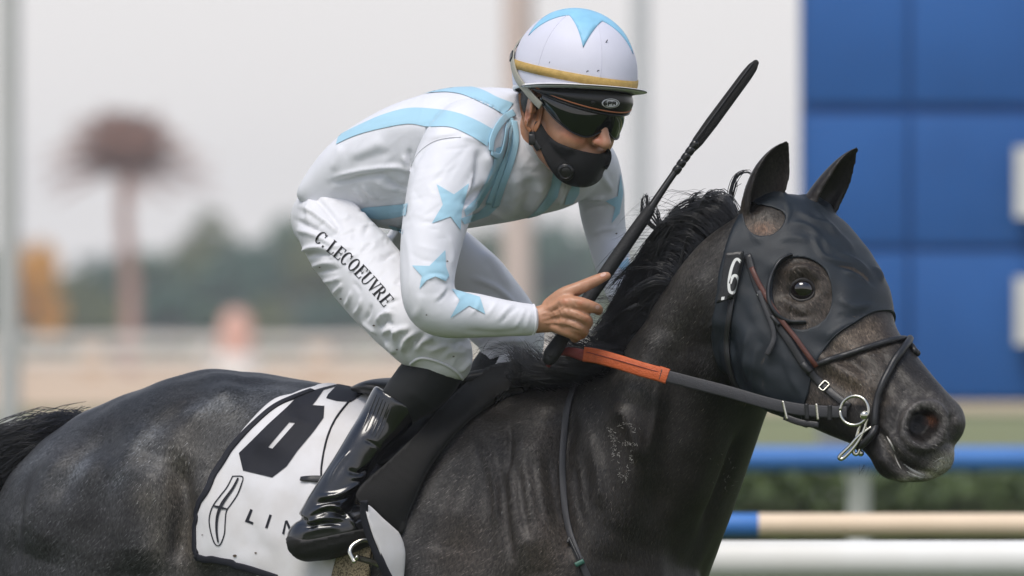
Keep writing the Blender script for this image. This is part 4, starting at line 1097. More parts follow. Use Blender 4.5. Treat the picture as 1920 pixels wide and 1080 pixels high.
KV = KV + KN * wobble(KV, 9, .0007, 120)[:, None]
V2, F2 = shell(KV, KF, KN, .003); make('hood_fabric', V2, F2, M_HOOD, hood)
for fn_ in (tf, tb):      # sewn hems
    q = np.linspace(-math.pi, math.pi, 120); dt_ = -.05 if fn_ is tf else .05
    P = head.ev(fn_(q) + dt_, q, .0045); i_ = np.array([np.argmin(((KV - p) ** 2).sum(1)) for p in P]); P = KV[i_] * .6 + P * .4
    P = smooth(P, np.array([(i, i + 1) for i in range(119)]), 4); V, F = tube3(P + KN[i_] * .0006, .0011, 6); make('hem_stitching', V, F, M_HOOD, hood)
KB = bvh_of(KV, KF)
HALL = bvh_of(*[x for x in (lambda a: (a[0], a[1]))(join([(HV, HQ), (KV, KF)]))]) if False else None
# rim stitching and eye cup
M_CUP = mat('eye_cup_plastic', (.014, .016, .018), .35, .5)
cupp = [(1486, 478), (1466, 488), (1450, 510), (1441, 540), (1444, 570), (1458, 594), (1482, 606), (1512, 604)]
def lay2(pts, off, n, c):
    p = fine(pts, n); V, N = [], []
    for q in p:
        a = hit(KB, *q); b = hit(HB, *q)
        h = a if b is None or (a is not None and a[0][1] < b[0][1]) else b
        if h is None: h = hit_in(HB, q[0], q[1], c[0], c[1])
        V.append(h[0]); N.append(h[1])
    V = np.array(V); N = np.array(N); E = np.array([(i, i + 1) for i in range(len(V) - 1)]); N = smooth(N, E, 10); N /= np.linalg.norm(N, axis=1)[:, None]
    a, b = V[0].copy(), V[-1].copy(); V = smooth(V, E, 4); V[0], V[-1] = a, b
    return V + N * off, N
P, N = lay2(cupp, 0., 40, (1500, 545)); cc = np.array(hit(HB, 1503, 545)[0])
inw = cc - P; inw -= N * (inw * N).sum(1)[:, None]; inw /= np.linalg.norm(inw, axis=1)[:, None]
prof = np.sin(np.linspace(.15, math.pi - .15, 40)) ** .6
G = [P - N * .004, P + N * (.010 * prof)[:, None] - inw * .004, P + N * (.018 * prof)[:, None] - inw * (.002 * prof)[:, None], P + N * (.021 * prof)[:, None] + inw * (.005 * prof)[:, None],
     P + N * (.018 * prof)[:, None] + inw * (.004 * prof)[:, None], P + N * (.010 * prof)[:, None] + inw * .002, P - N * .004 + inw * .003]
V = np.stack(G, 1).reshape(-1, 3); F = [tuple(q) for q in grid_faces(40, 7, True)]; make('eye_cup', V, F, M_CUP, hood)
fe = head.ev(3.1, -1.15, .012); V, F = ellipsoid(fe, [hl_ * .03, hd_ * .035, np.array([0, 0, .04])]); make('eye_cup', V, F, M_CUP, hood)

# ---------------------------------------------------------------- bridle
bridle = thing('bridle', 'black and brown leather bridle with steel ring bit on the horse head', 'bridle', W(1560, 720, hy(1560)))
def bstrap(name, pts, w, th, m, off=.003, n=40, c=(1500, 640), parent=bridle):
    P, N = lay2(pts, off, n, c); V, F = strap3(P, N, w, th); return make(name, V, F, m, parent)
bstrap('cheek_strap', [(1402, 478), (1420, 535), (1445, 590), (1480, 640), (1512, 690), (1545, 725), (1575, 750), (1594, 764)], .014, .004, M_BLK, .004, 60)
bstrap('cheek_strap', [(1412, 505), (1432, 548), (1462, 596), (1500, 645), (1534, 688)], .009, .004, M_BRN, .010, 50)
bstrap('strap_keeper', [(1452, 605), (1458, 600)], .024, .005, M_BLK, .010, 8)
bstrap('strap_keeper', [(1508, 695), (1518, 686)], .024, .006, M_BLK, .010, 8)
bstrap('strap_end', [(1424, 548), (1436, 578), (1447, 605), (1452, 630), (1448, 650), (1440, 666)], .009, .003, M_STRAP, .010, 30)
bstrap('throat_strap', [(1392, 482), (1378, 545), (1368, 600), (1364, 650), (1372, 700), (1388, 735)], .011, .004, M_BLK, .004, 50)
def btube(name, pts, r, m, off, n=50, c=(1600, 700), parent=bridle):
    P, N = lay2(pts, off, n, c); V, F = tube3(P, r, 12); return make(name, V, F, m, parent)
btube('noseband', [(1530, 684), (1570, 672), (1620, 656), (1665, 643), (1690, 638), (1703, 641), (1714, 652), (1720, 664)], .0062, M_BLK, .004, 60)
btube('noseband', [(1702, 641), (1690, 660), (1672, 688), (1655, 725), (1646, 765), (1643, 800), (1636, 822), (1618, 836)], .0068, M_BLK, .0105, 60)
ringc, ringn = hit(HB, 1606, 772); ringc = ringc + ringn * .014
e1 = np.cross(ringn, [0, 0, 1.]); e1 /= np.linalg.norm(e1); e2 = np.cross(e1, ringn)
a = np.linspace(0, 2 * math.pi, 41)
P = ringc + np.cos(a)[:, None] * e1 * .027 + np.sin(a)[:, None] * e2 * .027; V, F = tube3(P, .0032, 10, cap=False); make('bit_ring', V, F, M_STEEL, bridle)
bc = hit(HB, 1623, 782); bcp = bc[0] + bc[1] * .014
V, F = ellipsoid(bcp, [[.0095, 0, 0], [0, .0095, 0], [0, 0, .0095]], 14, 20); make('bit_joint', V, F, M_STEEL, bridle)
yb_ = bcp[1]
for off_, dy in ((0, 0.), (1, .006)):
    P = np.array([W(1626, 786, yb_ + dy), W(1618, 812, yb_ + dy), W(1602, 838, yb_ + dy), W(1580, 860, yb_ + dy), W(1574, 856, yb_ + dy), W(1592, 838, yb_ + dy), W(1610, 818, yb_ + dy), W(1632, 802, yb_ + dy)])
    if off_: P = np.array([W(1625, 792, yb_ + dy), W(1617, 815, yb_ + dy), W(1612, 842, yb_ + dy), W(1606, 852, yb_ + dy), W(1600, 846, yb_ + dy), W(1606, 820, yb_ + dy), W(1613, 796, yb_ + dy)])
    V, F = tube3(cr(P, np.linspace(0, len(P) - 1, 50)), .0034, 8); make('bit_shank', V, F, M_STEEL, bridle)
V, F = ellipsoid(W(1614, 850, yb_ + .01), [[.006, 0, 0], [0, .006, 0], [0, 0, .006]], 10, 14); make('bit_joint', V, F, M_STEEL, bridle)
def buckle(px, py, w_, h_, rot, parent=bridle, off=.009, r=.0016):
    l = hit(KB, px, py); b = hit(HB, px, py); l = b if l is None else (l if b is None or l[0][1] < b[0][1] else b)
    c, n = l[0] + l[1] * off, l[1]; u = np.cross(n, [0, 0, 1.]); u /= np.linalg.norm(u); v = np.cross(u, n)
    cs, sn = math.cos(R(rot)), math.sin(R(rot)); U = u * cs + v * sn; Vv = -u * sn + v * cs
    q = [(-1, -1), (1, -1), (1, 1), (-1, 1), (-1, -1)]; P = np.array([c + U * (w_ / 2 * a_) + Vv * (h_ / 2 * b_) for a_, b_ in q])
    f = np.concatenate([P[i] + (P[i + 1] - P[i]) * np.linspace(0, 1, 7)[:-1, None] for i in range(4)] + [P[:1]])
    E = np.array([(i, i + 1) for i in range(len(f) - 1)]); f = smooth(f, E, 1)
    V, F = tube3(f, r, 8); make('buckle', V, F, M_STEEL, parent)
buckle(1546, 727, .018, .012, -50); buckle(1428, 553, .011, .010, -60, r=.0012)
# number tag
tagp = [(1366, 479), (1399, 476), (1389, 528), (1383, 562), (1350, 571), (1357, 530)]
patch('number_tag', [tagp], HB, M_BLK, bridle, .022, .006, 6., sm=12)
dg = bpy.context.evaluated_depsgraph_get()
tg = bpy.data.objects['number_tag']; TB = bvh_of(np.array([v.co for v in tg.data.vertices]), [p.vertices for p in tg.data.polygons])
d6 = strokepoly([(1389, 492), (1383, 486), (1377, 490), (1371, 506), (1367, 528), (1368, 545), (1374, 549), (1381, 541), (1384, 527), (1380, 517), (1374, 519), (1369, 532)], 5.2)
patch('tag_numeral', [d6], TB, M_WPLATE, bridle, .001, .001, 3.)
patch('tag_numeral', [[(1353, 557), (1359, 556), (1358, 562), (1352, 563)]], TB, M_WPLATE, bridle, .001, .001, 3.)

# ---------------------------------------------------------------- reins
reins = thing('reins', 'grey black rein with an orange grip running from hand to bit', 'reins', W(1300, 720, sy(1300) - .2))
YHAND = -.275
def rein(name, pts, w, th, m, n=60):
    p = fine(pts, n); P = []
    for q in p:
        h = hit(HB, q[0], q[1]); hk = hit(KB, q[0], q[1])
        y0 = np.interp(q[0], [1040, 1095, 1250, 1420, 1600], [-.262, -.265, -.33, -.40, ringc[1] + .002])
        for g in (h, hk):
            if g is not None: y0 = min(y0, g[0][1] - .008)
        P.append((q[0], q[1], y0))
    P = np.array(P); E = np.array([(i, i + 1) for i in range(len(P) - 1)]); a, b = P[0].copy(), P[-1].copy(); P[:, 2] = smooth(np.repeat(P[:, 2:3], 3, 1), E, 10)[:, 0]
    V = W(P[:, 0], P[:, 1], P[:, 2]); N = np.tile(np.array([-.25, -1., .12]), (len(V), 1))
    V, F = strap3(V, N, w, th); return make(name, V, F, m, reins)
rein('rein_strap', [(1238, 702), (1300, 718), (1370, 736), (1440, 756), (1500, 768), (1552, 772), (1588, 773)], .022, .004, M_STRAP)
g = rein('rubber_grip', [(1094, 664), (1120, 668), (1160, 679), (1205, 693), (1250, 705)], .027, .0075, M_ORANGE)
rein('grip_binding', [(1234, 700), (1243, 703), (1252, 706)], .0285, .009, M_ORANGE, 12)
rein('grip_stitching', [(1100, 660), (1160, 676), (1240, 699)], .0014, .0095, M_RED, 30)
V, F = tubep([(1092, 666, -.262, 11), (1070, 660, -.255, 9), (1050, 660, -.245, 7), (1036, 668, -.24, 6), (1028, 684, -.22, 6)], 10, 12, flat=.5); make('rein_loop', V, F, M_RED, reins)
for a_, b_ in (((1468, 752), (1476, 786)), ((1531, 757), (1534, 787))):
    rein('strap_keeper', [a_, ((a_[0] + b_[0]) / 2, (a_[1] + b_[1]) / 2), b_], .005, .007, M_STEEL, 14)
rein('strap_keeper', [(1512, 757), (1513, 772), (1514, 786)], .008, .009, M_BLK, 12); rein('strap_keeper', [(1556, 760), (1556, 772), (1556, 788)], .008, .009, M_BLK, 12)
rein('rein_billet', [(1470, 781), (1500, 792), (1535, 797)], .012, .004, M_BLK, 20)

# ---------------------------------------------------------------- neck strap
nst = thing('neck_strap', 'thin dark leather strap hanging down the horse shoulder', 'strap', W(1060, 850, hit(HB, 1060, 850)[0][1]))
P, N = lay(HB, [(1090, 708), (1078, 728), (1064, 770), (1056, 820), (1053, 870), (1057, 930), (1066, 985), (1080, 1030), (1098, 1075), (1115, 1110)], .004, 70, (1060, 900)); V, F = strap3(P, N, .0125, .004); make('strap', V, F, M_STRAP, nst)
P, N = lay(HB, [(1063, 1020), (1068, 1012), (1078, 1030), (1086, 1052)], .008, 30, (1075, 1030)); V, F = tube3(P, .0028, 8); make('strap_loop', V, F, M_BLK, nst)
P, N = lay(HB, [(1078, 1061), (1086, 1057), (1094, 1053)], .010, 10, (1085, 1056)); V, F = strap3(P, N, .009, .006); make('green_keeper', V, F, mat('green_tape', (.02, .10, .07), .5), nst)
# ================================================================== the jockey
M_SKIN = mat('skin', (.50, .265, .165), .40, .5, col2=(.43, .215, .125), nscale=45, bump=.25, bscale=500, attr='tone')
for n_ in M_SKIN.node_tree.nodes:
    if n_.type == 'BSDF_PRINCIPLED':
        n_.inputs['Subsurface Weight'].default_value = .15; n_.inputs['Subsurface Radius'].default_value = (.012, .005, .003); n_.inputs['Subsurface Scale'].default_value = .6
M_SILK = mat('white_jersey', (.75, .755, .80), .55, .4, col2=(.71, .715, .76), nscale=20, bump=.22, bscale=1200, sheen=.15)
M_SKY = mat('sky_blue_print', (.38, .62, .76), .55, .4, col2=(.36, .59, .72), nscale=20, bump=.22, bscale=1200, sheen=.15)
M_BREE = mat('white_breeches', (.71, .71, .74), .5, .45, col2=(.67, .67, .70), nscale=20, bump=.25, bscale=900, sheen=.1)
M_SOCK = mat('black_stretch_sock', (.010, .011, .012), .7, .35, bump=.3, bscale=900, sheen=.05)
M_BOOT = mat('black_patent_boot', (.006, .006, .007), .22, .6, col2=(.004, .004, .005), nscale=20, coat=.7, croughness=.10)
M_SOLE = mat('boot_sole', (.016, .015, .015), .6, .4, bump=.4, bscale=200)
M_CAP = mat('lavender_white_cap', (.66, .66, .76), .5, .4, col2=(.63, .63, .72), nscale=18, bump=.15, bscale=1200)
M_CAPB = mat('cap_blue', (.28, .58, .79), .5, .4, bump=.15, bscale=1200)
M_GOLD = mat('gold_elastic', (.50, .33, .10), .6, .4, col2=(.40, .26, .07), nscale=120, bump=.4, bscale=600)
M_DARK = mat('black_plastic', (.010, .010, .010), .3, .5)
M_LENS = mat('dark_green_lens', (.0015, .0035, .0025), .04, .5, coat=.6, croughness=.02)
M_MASK = mat('black_face_mask', (.014, .014, .015), .8, .3, col2=(.010, .010, .010), nscale=60, bump=.3, bscale=900, sheen=.05)
M_PIPE = mat('orange_piping', (.45, .16, .07), .5, .4)
M_ELA = mat('grey_elastic', (.36, .35, .30), .7, .3, col2=(.32, .31, .26), nscale=200, bump=.4, bscale=600)
M_TAN = mat('tan_leather_strap', (.26, .105, .040), .5, .4)
M_WHT = mat('white_trim', (.75, .75, .77), .4, .4)
M_BHAIR = mat('dark_hair', (.012, .009, .007), .5, .4, bump=.8, bscale=400)
M_INKB = mat('black_letter_print', (.010, .010, .011), .6, .3)

jock = thing('person', 'jockey crouching forward in white jersey with pale blue stripes and stars', 'person', W(700, 740, sy(700)))

# ---- head frame
uu = np.array([.165, -.087, .98]); uu /= np.linalg.norm(uu)
ff = np.array([.64, -.77, 0.]); ff = ff - uu * (ff @ uu); ff /= np.linalg.norm(ff); rr_ = np.cross(ff, uu)
YHD = -.13
H0 = W(1076, 148, YHD)
def hp(f, r, u): return H0 + ff * f + rr_ * r + uu * u
def ell(f, r, u, a, b, c): return ellipsoid(hp(f, r, u), [uu * c, ff * a, rr_ * b], 30, 40)

# ---- body (head, neck, arms, hands, slim trunk and legs under the clothes)
B = [ell(-.006, 0, -.035, .097, .074, .112), ell(.030, 0, -.085, .066, .064, .075), ell(.052, .028, -.098, .042, .036, .042), ell(.052, -.028, -.098, .042, .036, .042),
     ell(.064, 0, -.135, .036, .040, .045), ell(.068, 0, -.160, .026, .028, .024), ell(.080, 0, -.052, .020, .055, .018)]
for s_ in (-1, 1):
    P = np.array([hp(-.005, .062 * s_, -.095), hp(.015, .058 * s_, -.130), hp(.045, .036 * s_, -.160), hp(.066, .010 * s_, -.170)]); B.append(tube3(cr(P, np.linspace(0, 3, 16)), [.020] * 8 + [.019] * 8, 14))
    B.append(ell(.108, .0115 * s_, -.103, .0105, .009, .009))
P = np.array([hp(.092, 0, -.050), hp(.105, 0, -.075), hp(.116, 0, -.095), hp(.120, 0, -.102)]); B.append(tube3(cr(P, np.linspace(0, 3, 14)), np.linspace(.009, .0125, 14), 14))
def earp(s_):
    o = []
    c = hp(-.012, .079 * s_, -.062)
    tilt = (rr_ * s_ * .86 - ff * .5); tilt /= np.linalg.norm(tilt); bk_ = np.cross(tilt, uu); bk_ /= np.linalg.norm(bk_)
    a = np.linspace(R(-60), R(250), 22); hel = np.array([c + uu * (.032 * math.sin(x) - (.004 if math.sin(x) < 0 else 0)) + bk_ * (.0185 * math.cos(x)) * (-1 if False else 1) + tilt * .004 for x in a])
    o.append(tube3(hel, np.interp(np.linspace(0, 1, 22), [0, .2, .8, 1], [.0055, .0042, .0042, .003]), 10))
    o.append(ellipsoid(c, [uu * .031, bk_ * .018, tilt * .0045], 16, 20))
    o.append(ellipsoid(c - uu * .031, [uu * .010, bk_ * .010, tilt * .005], 12, 16))
    a2 = np.linspace(R(-40), R(150), 12); o.append(tube3(np.array([c + uu * (.016 * math.sin(x) - .002) + bk_ * (.0095 * math.cos(x)) + tilt * .004 for x in a2]), .0028, 8))
    o.append(ellipsoid(c + ff * .012 - uu * .004 + tilt * .003, [uu * .006, ff * .006, tilt * .005], 10, 12))
    return o
B += earp(1) + earp(-1)
nb = tubep([(950, 320, -.02, 55), (985, 285, -.06, 54), (1022, 250, -.095, 54), (1050, 215, -.125, 58)], 10, 28); B.append(nb)
YE = -.335
B += [tubep([(868, 272, -.17, 46), (832, 350, -.235, 42), (806, 450, -.29, 38), (800, 545, YE, 34), (820, 585, YE, 32), (880, 592, YE + .01, 30), (950, 598, -.315, 25), (1000, 600, -.300, 22), (1020, 600, -.297, 23)], 10, 20)]
B += [tubep([(1085, 305, .05, 36), (1124, 370, .10, 30), (1138, 450, .12, 28), (1158, 525, .06, 25), (1178, 575, -.02, 23)], 8, 16)]
B += [tubep([(640, 385, .14, 36), (700, 325, .10, 55), (780, 300, .05, 72), (900, 285, -.01, 68), (980, 275, -.05, 50)], 8, 24)]
YK = hit(HB, 840, 790)[0][1] - .055
YA = hit(HB, 640, 935)[0][1] - .062; YB_ = YK * .45 + YA * .55
B += [tubep([(640, 440, .03, 42), (730, 555, -.08, 46), (820, 660, YK, 34), (745, 765, YK, 30), (660, 872, YB_, 22), (620, 940, YA, 22), (620, 985, YA, 20), (690, 985, YA, 20)], 8, 20)]
B += [tubep([(800, 482, .27, 30), (850, 522, .285, 42), (950, 630, .30, 42), (900, 740, .34, 40), (800, 900, .38, 30), (870, 950, .38, 26)], 8, 20)]
# near hand
B += [tubep([(1005, 600, -.300, 25), (1032, 596, -.302, 27), (1058, 592, -.303, 27), (1074, 590, -.300, 22)], 8, 20, flat=.72),
      tubep([(1030, 572, -.298, 14), (1056, 554, -.310, 15), (1084, 541, -.312, 13), (1108, 530, -.305, 11.5), (1128, 521, -.298, 10), (1138, 517, -.294, 8)], 8, 14),
      tubep([(1040, 578, -.312, 14), (1066, 568, -.328, 14), (1088, 569, -.336, 12.5), (1108, 575, -.330, 11.5), (1120, 579, -.314, 10), (1122, 583, -.298, 9)], 8, 14),
      tubep([(1042, 590, -.312, 14), (1070, 586, -.330, 14), (1090, 594, -.336, 12.5), (1101, 603, -.322, 11.5), (1098, 611, -.296, 10)], 8, 14),
      tubep([(1040, 602, -.310, 13), (1064, 604, -.325, 13), (1084, 613, -.330, 12), (1094, 620, -.316, 11), (1090, 627, -.292, 9.5)], 8, 14),
      tubep([(1034, 610, -.306, 12), (1054, 617, -.318, 12), (1072, 625, -.321, 11), (1081, 630, -.309, 10), (1077, 634, -.288, 9)], 8, 14)]
# far hand
B += [tubep([(1170, 560, .0, 24), (1185, 590, -.03, 26), (1192, 605, -.04, 20)], 6, 16)]
for k in range(4): B.append(tubep([(1188 - k * 5, 585 + k * 7, -.05, 10), (1204 - k * 4, 592 + k * 8, -.055, 9.5), (1206 - k * 4, 602 + k * 8, -.03, 8.5)], 6, 12))
B.append(tubep([(1180, 575, -.04, 11), (1196, 568, -.055, 10), (1208, 566, -.05, 8)], 6, 12))
V, F = join(B); JV, JQ = remesh(V, F, .0024); JE = edges_of(JQ)
jx, jy = proj(JV); face = (jy < 360) & (jx > 940)
JV = smooth(JV, JE, 7, .5, np.where(face, 1., .75)); JN = normals(JV, JQ)
z6 = lambda x, y: (920 + x / 2.7, 340 + y / 2.7)
JV = strokes(JV, JN, [
    ([(1048, 570), (1064, 562)], 9, 2.5), ([(1050, 588), (1064, 582)], 8, 3), ([(1048, 602), (1062, 604)], 7, 2.5), ([(1030, 585), (1050, 580)], 4, -1.5), ([(1030, 598), (1052, 596)], 4, -1.5), ([(1030, 606), (1048, 610)], 3.5, -1.3),
    ([(1012, 590), (1030, 584), (1046, 572)], 2.5, 1.2), ([(1014, 600), (1034, 594), (1052, 588)], 2.5, 1.2), ([(1072, 556), (1088, 556), (1112, 563)], 3, -3.5), ([(1068, 578), (1090, 583), (1106, 592)], 2.6, -3.5), ([(1062, 596), (1084, 603), (1098, 612)], 2.6, -3.5), ([(1056, 611), (1074, 617), (1090, 624)], 2.4, -3), ([(1018, 582), (1036, 574), (1056, 560)], 3, 2), ([(1020, 592), (1044, 584), (1064, 572)], 2.2, 1.6), ([(1018, 606), (1040, 606), (1058, 606)], 2.2, 1.3), ([(1030, 578), (1042, 590), (1038, 606)], 2, 1.2), ([(1078, 565), (1082, 575)], 2, -1.2), ([(1080, 588), (1084, 598)], 2, -1.2), ([(1074, 607), (1078, 616)], 2, -1.2),
    ([(1096, 528), (1100, 540)], 2, -.8), ([(1085, 562), (1087, 578)], 2, -.8), ([(1107, 569), (1105, 582)], 2, -.7),
    ([(1108, 271), (1114, 275), (1120, 275)], 3, -2), ([(1102, 256), (1104, 266), (1110, 274)], 3, -1.5), ([(1050, 240), (1070, 262), (1090, 275)], 12, 2),
    ([(985, 205), (990, 222)], 6, -3), ([(1030, 260), (1012, 285)], 10, -3)])
JN = normals(JV, JQ); jx, jy = proj(JV)
T = np.ones((len(JV), 3))
T = col_mix(T, blob(JV, JN, [(1122, 262, 11, 12, 0), (1085, 262, 16, 8, 25), (1068, 250, 16, 9, 30)]) * .55, (1.25, .72, .66))
T = col_mix(T, blob(JV, JN, [(990, 215, 6, 14, 0)]) * .8, (.72, .45, .38))
T = col_mix(T, blob(JV, JN, [(1112, 274, 4, 2.2, 20)]) * .7, (.25, .12, .10))
T = col_mix(T, blob(JV, JN, [(1060, 565, 8, 6, 0), (1088, 568, 6, 6, 0), (1100, 600, 6, 5, 0), (1085, 626, 7, 5, 0), (1132, 518, 8, 5, 0)]) * .45, (1.15, .72, .62))
T = col_mix(T, blob(JV, JN, [(1085, 640, 40, 8, 0), (1020, 290, 26, 30, 0)]) * .3, (.75, .6, .5))
bo = make('body', JV, JQ, M_SKIN, jock); set_col(bo, 'tone', T)
JB = bvh_of(JV, JQ)
M_NAIL = mat('nail', (.66, .42, .34), .3, .5)
for (px, py, w_, h_, rot) in ((1131, 515, 12, 7, -25), (1120, 576, 8, 8, 0)):
    pl = [(px + math.cos(a) * w_ / 2 * math.cos(R(rot)) - math.sin(a) * h_ / 2 * math.sin(R(rot)), py + math.cos(a) * w_ / 2 * math.sin(R(rot)) + math.sin(a) * h_ / 2 * math.cos(R(rot))) for a in np.linspace(0, 6.28, 14)[:-1]]
    patch('fingernail', [pl], JB, M_NAIL, jock, .0004, .001, 3.)
V, F = ellipsoid(hp(-.022, 0, -.046), [uu * .066, ff * .0855, rr_ * .0765], 30, 40); make('hair', V, F, M_BHAIR, jock)

# ---- breeches
pel = Loft([((606, 312), (690, 408), .13, .12, 0), ((568, 350), (672, 420), .13, .145, 0), ((547, 400), (655, 450), .12, .15, 0), ((551, 448), (630, 490), .12, .12, 0)], n=2.2)
Bt = [pel.mesh(40, 48), tubep([(604, 402, .04, 58), (642, 456, -.005, 71), (708, 536, -.08, 75), (775, 610, -.16, 71), (824, 660, YK - .005, 61), (824, 684, YK - .003, 58), (820, 705, YK - .003, 51)], 12, 36, cap=False),
      tubep([(740, 430, .25, 66), (800, 470, .26, 76), (890, 548, .28, 76), (955, 622, .29, 66), (955, 668, .29, 56), (935, 695, .30, 50)], 12, 32, cap=False)]
V, F = join(Bt); PV, PQ = remesh(V, F, .0042); PE = edges_of(PQ); PV = smooth(PV, PE, 14, .5); bx_, by_ = proj(PV); PV = smooth(PV, PE, 60, .5, np.exp(-((bx_ - 610) / 60.) ** 2 - ((by_ - 410) / 60.) ** 2)); PN = normals(PV, PQ)
z5 = lambda x, y: (520 + x / 3.177, 400 + y / 3.177)
wk = [([z5(*p) for p in q], w_, h) for q, w_, h in (
    ([(100, 245), (190, 210), (300, 200)], 3.5, 4), ([(120, 270), (220, 245), (330, 250)], 3.5, -3.5), ([(180, 330), (270, 300), (360, 300)], 3.5, 4), ([(190, 365), (300, 340), (390, 330)], 3, -3), ([(240, 410), (330, 400), (390, 380)], 3, 3.5),
    ([(330, 480), (365, 450), (390, 420)], 3, 3), ([(400, 560), (430, 510), (440, 460)], 3, 3), ([(450, 610), (490, 560), (500, 500)], 3, 3), ([(520, 640), (550, 590), (560, 540)], 3, -3),
    ([(590, 650), (640, 600), (700, 600)], 4, 5), ([(600, 690), (650, 640), (690, 680)], 4, -5), ([(620, 720), (680, 690), (720, 720)], 4, 5), ([(690, 760), (720, 700), (800, 690)], 5, 6), ([(740, 830), (770, 750), (840, 710)], 5, 6), ([(770, 860), (800, 780), (880, 720)], 5, -5),
    ([(820, 830), (860, 770), (930, 730)], 4, 4), ([(900, 830), (960, 800), (1060, 790)], 4, 3), ([(980, 860), (1040, 830), (1130, 830)], 4, 3), ([(1000, 760), (1080, 740), (1150, 760)], 5, 3), ([(1080, 950), (1120, 920), (1160, 870)], 4, 3),
    ([(500, 650), (540, 680), (590, 720)], 3, 3), ([(640, 770), (670, 800), (700, 840)], 4, 4))]
wk += [([(590, 345), (640, 365), (700, 420)], 5, 4), ([(575, 355), (610, 390), (640, 430)], 5, -4), ([(556, 385), (590, 400), (640, 440)], 4, 4), ([(565, 345), (580, 375), (575, 420)], 4, 3), ([(610, 330), (650, 355), (690, 400)], 4, -3), ([(548, 410), (580, 425), (630, 452)], 4, -4), ([(550, 430), (590, 440), (640, 470)], 4, 3.5), ([(560, 470), (600, 465), (640, 480)], 4, 3),
       ([(900, 470), (930, 500), (960, 545)], 8, 3), ([(880, 520), (930, 540), (975, 580)], 5, 3), ([(890, 600), (950, 590), (1000, 610)], 5, -4), ([(900, 660), (940, 640), (990, 640)], 5, 4), ([(915, 690), (940, 665), (985, 660)], 4, -4)]
r = np.random.default_rng(3)
for i in range(90):
    x, y = r.uniform(560, 860), 0; y = 340 + (x - 540) * 1.02 + r.uniform(-90, 70); a = r.normal(-.5, .5); L = r.uniform(14, 40)
    wk.append(([(x, y), (x + math.cos(a) * L * .5, y + math.sin(a) * L * .5 + r.normal() * 2), (x + math.cos(a) * L, y + math.sin(a) * L)], r.uniform(2.5, 4.5), r.choice([-1, 1]) * r.uniform(1., 2.4)))
PV = strokes(PV, PN, wk, 1.7); PV = PV + PN * (wobble(PV, 12, .0012, 60))[:, None]; PV = smooth(PV, PE, 1, .4)
bre = make('breeches', PV, PQ, M_BREE, jock); PB = bvh_of(PV, PQ)
P = [(770, 682), (785, 672), (805, 673), (835, 684), (855, 697), (868, 712)]
Q_, N_ = lay(PB, P, .001, 30, (815, 640)); V, F = tube3(Q_, .0028, 8); make('knee_hem', V, F, M_BREE, bre)
# lettering down the thigh
def GL_(ch):
    t_, k_ = .17, .055   # thick and thin strokes
    I = lambda x: [[(x - t_ / 2, 0), (x + t_ / 2, 0), (x + t_ / 2, 1), (x - t_ / 2, 1)]]
    S_ = lambda x, y, w_: [[(x - w_ / 2, y - k_ / 2), (x + w_ / 2, y - k_ / 2), (x + w_ / 2, y + k_ / 2), (x - w_ / 2, y + k_ / 2)]]
    if ch == 'L': return I(.15) + S_(.15, .975, .32) + S_(.3, .03, .6) + [[(.55, 0), (.63, 0), (.66, .28), (.6, .28)]], .68
    if ch == 'E': return I(.15) + S_(.32, .97, .62) + S_(.32, .03, .64) + S_(.33, .51, .36) + [[(.56, 1), (.64, 1), (.64, .76), (.6, .76)], [(.58, 0), (.66, 0), (.68, .27), (.63, .27)], [(.48, .38), (.53, .38), (.53, .64), (.48, .64)]], .70
    if ch in 'CO':
        a = np.linspace(R(40), R(320), 26) if ch == 'C' else np.linspace(0, 2 * math.pi, 40)
        c = (.38, .5); o = [(c[0] + .37 * math.cos(x), c[1] + .52 * math.sin(x)) for x in a]; i = [(c[0] + .01 * 0 + (.20 if abs(math.cos(x)) > 0 else .2) * math.cos(x), c[1] + .455 * math.sin(x)) for x in a]
        if ch == 'O':
            return [o[:21] + i[:21][::-1], o[20:] + i[20:][::-1]], .80
        return [o + i[::-1], [(.60, .68), (.68, .62), (.68, .98), (.64, .98)]], .78
    if ch == 'U':
        a = np.linspace(math.pi, 2 * math.pi, 16); o = [(.40 + .31 * math.cos(x), .33 + .35 * math.sin(x)) for x in a]; i = [(.42 + .20 * math.cos(x), .33 + .285 * math.sin(x)) for x in a]
        return [o + i[::-1], [(.09, .3), (.26, .3), (.26, 1), (.09, 1)], [(.63, .3), (.71, .3), (.71, 1), (.63, 1)]] + S_(.17, .975, .34) + S_(.67, .975, .26), .82
    if ch == 'V': return [[(.05, 1), (.23, 1), (.44, .22), (.40, -.02), (.36, -.02)], [(.62, 1), (.69, 1), (.42, -.02), (.38, .02)]] + S_(.14, .975, .32) + S_(.65, .975, .24), .76
    if ch == 'R':
        a = np.linspace(-math.pi / 2, math.pi / 2, 14); o = [(.34 + .28 * math.cos(x), .74 + .26 * math.sin(x)) for x in a]; i = [(.34 + .12 * math.cos(x), .74 + .20 * math.sin(x)) for x in a]
        return I(.15) + [o + i[::-1], [(.2, .945), (.36, .945), (.36, 1), (.2, 1)], [(.2, .48), (.36, .48), (.36, .54), (.2, .54)], [(.28, .5), (.44, .5), (.76, 0), (.57, 0)]] + S_(.15, .03, .34) + S_(.15, .975, .3), .80
    if ch == '.': return [[(.05, 0), (.2, 0), (.2, .16), (.05, .16)]], .25
path = np.array([(590, 452), (604, 464), (622, 478), (640, 493), (658, 508), (676, 526), (693, 545), (709, 563), (724, 582), (738, 604), (750, 624)], float)   # baseline
pf = fine(path, 240); al = np.r_[0, np.cumsum(np.hypot(*np.diff(pf, axis=0).T))]
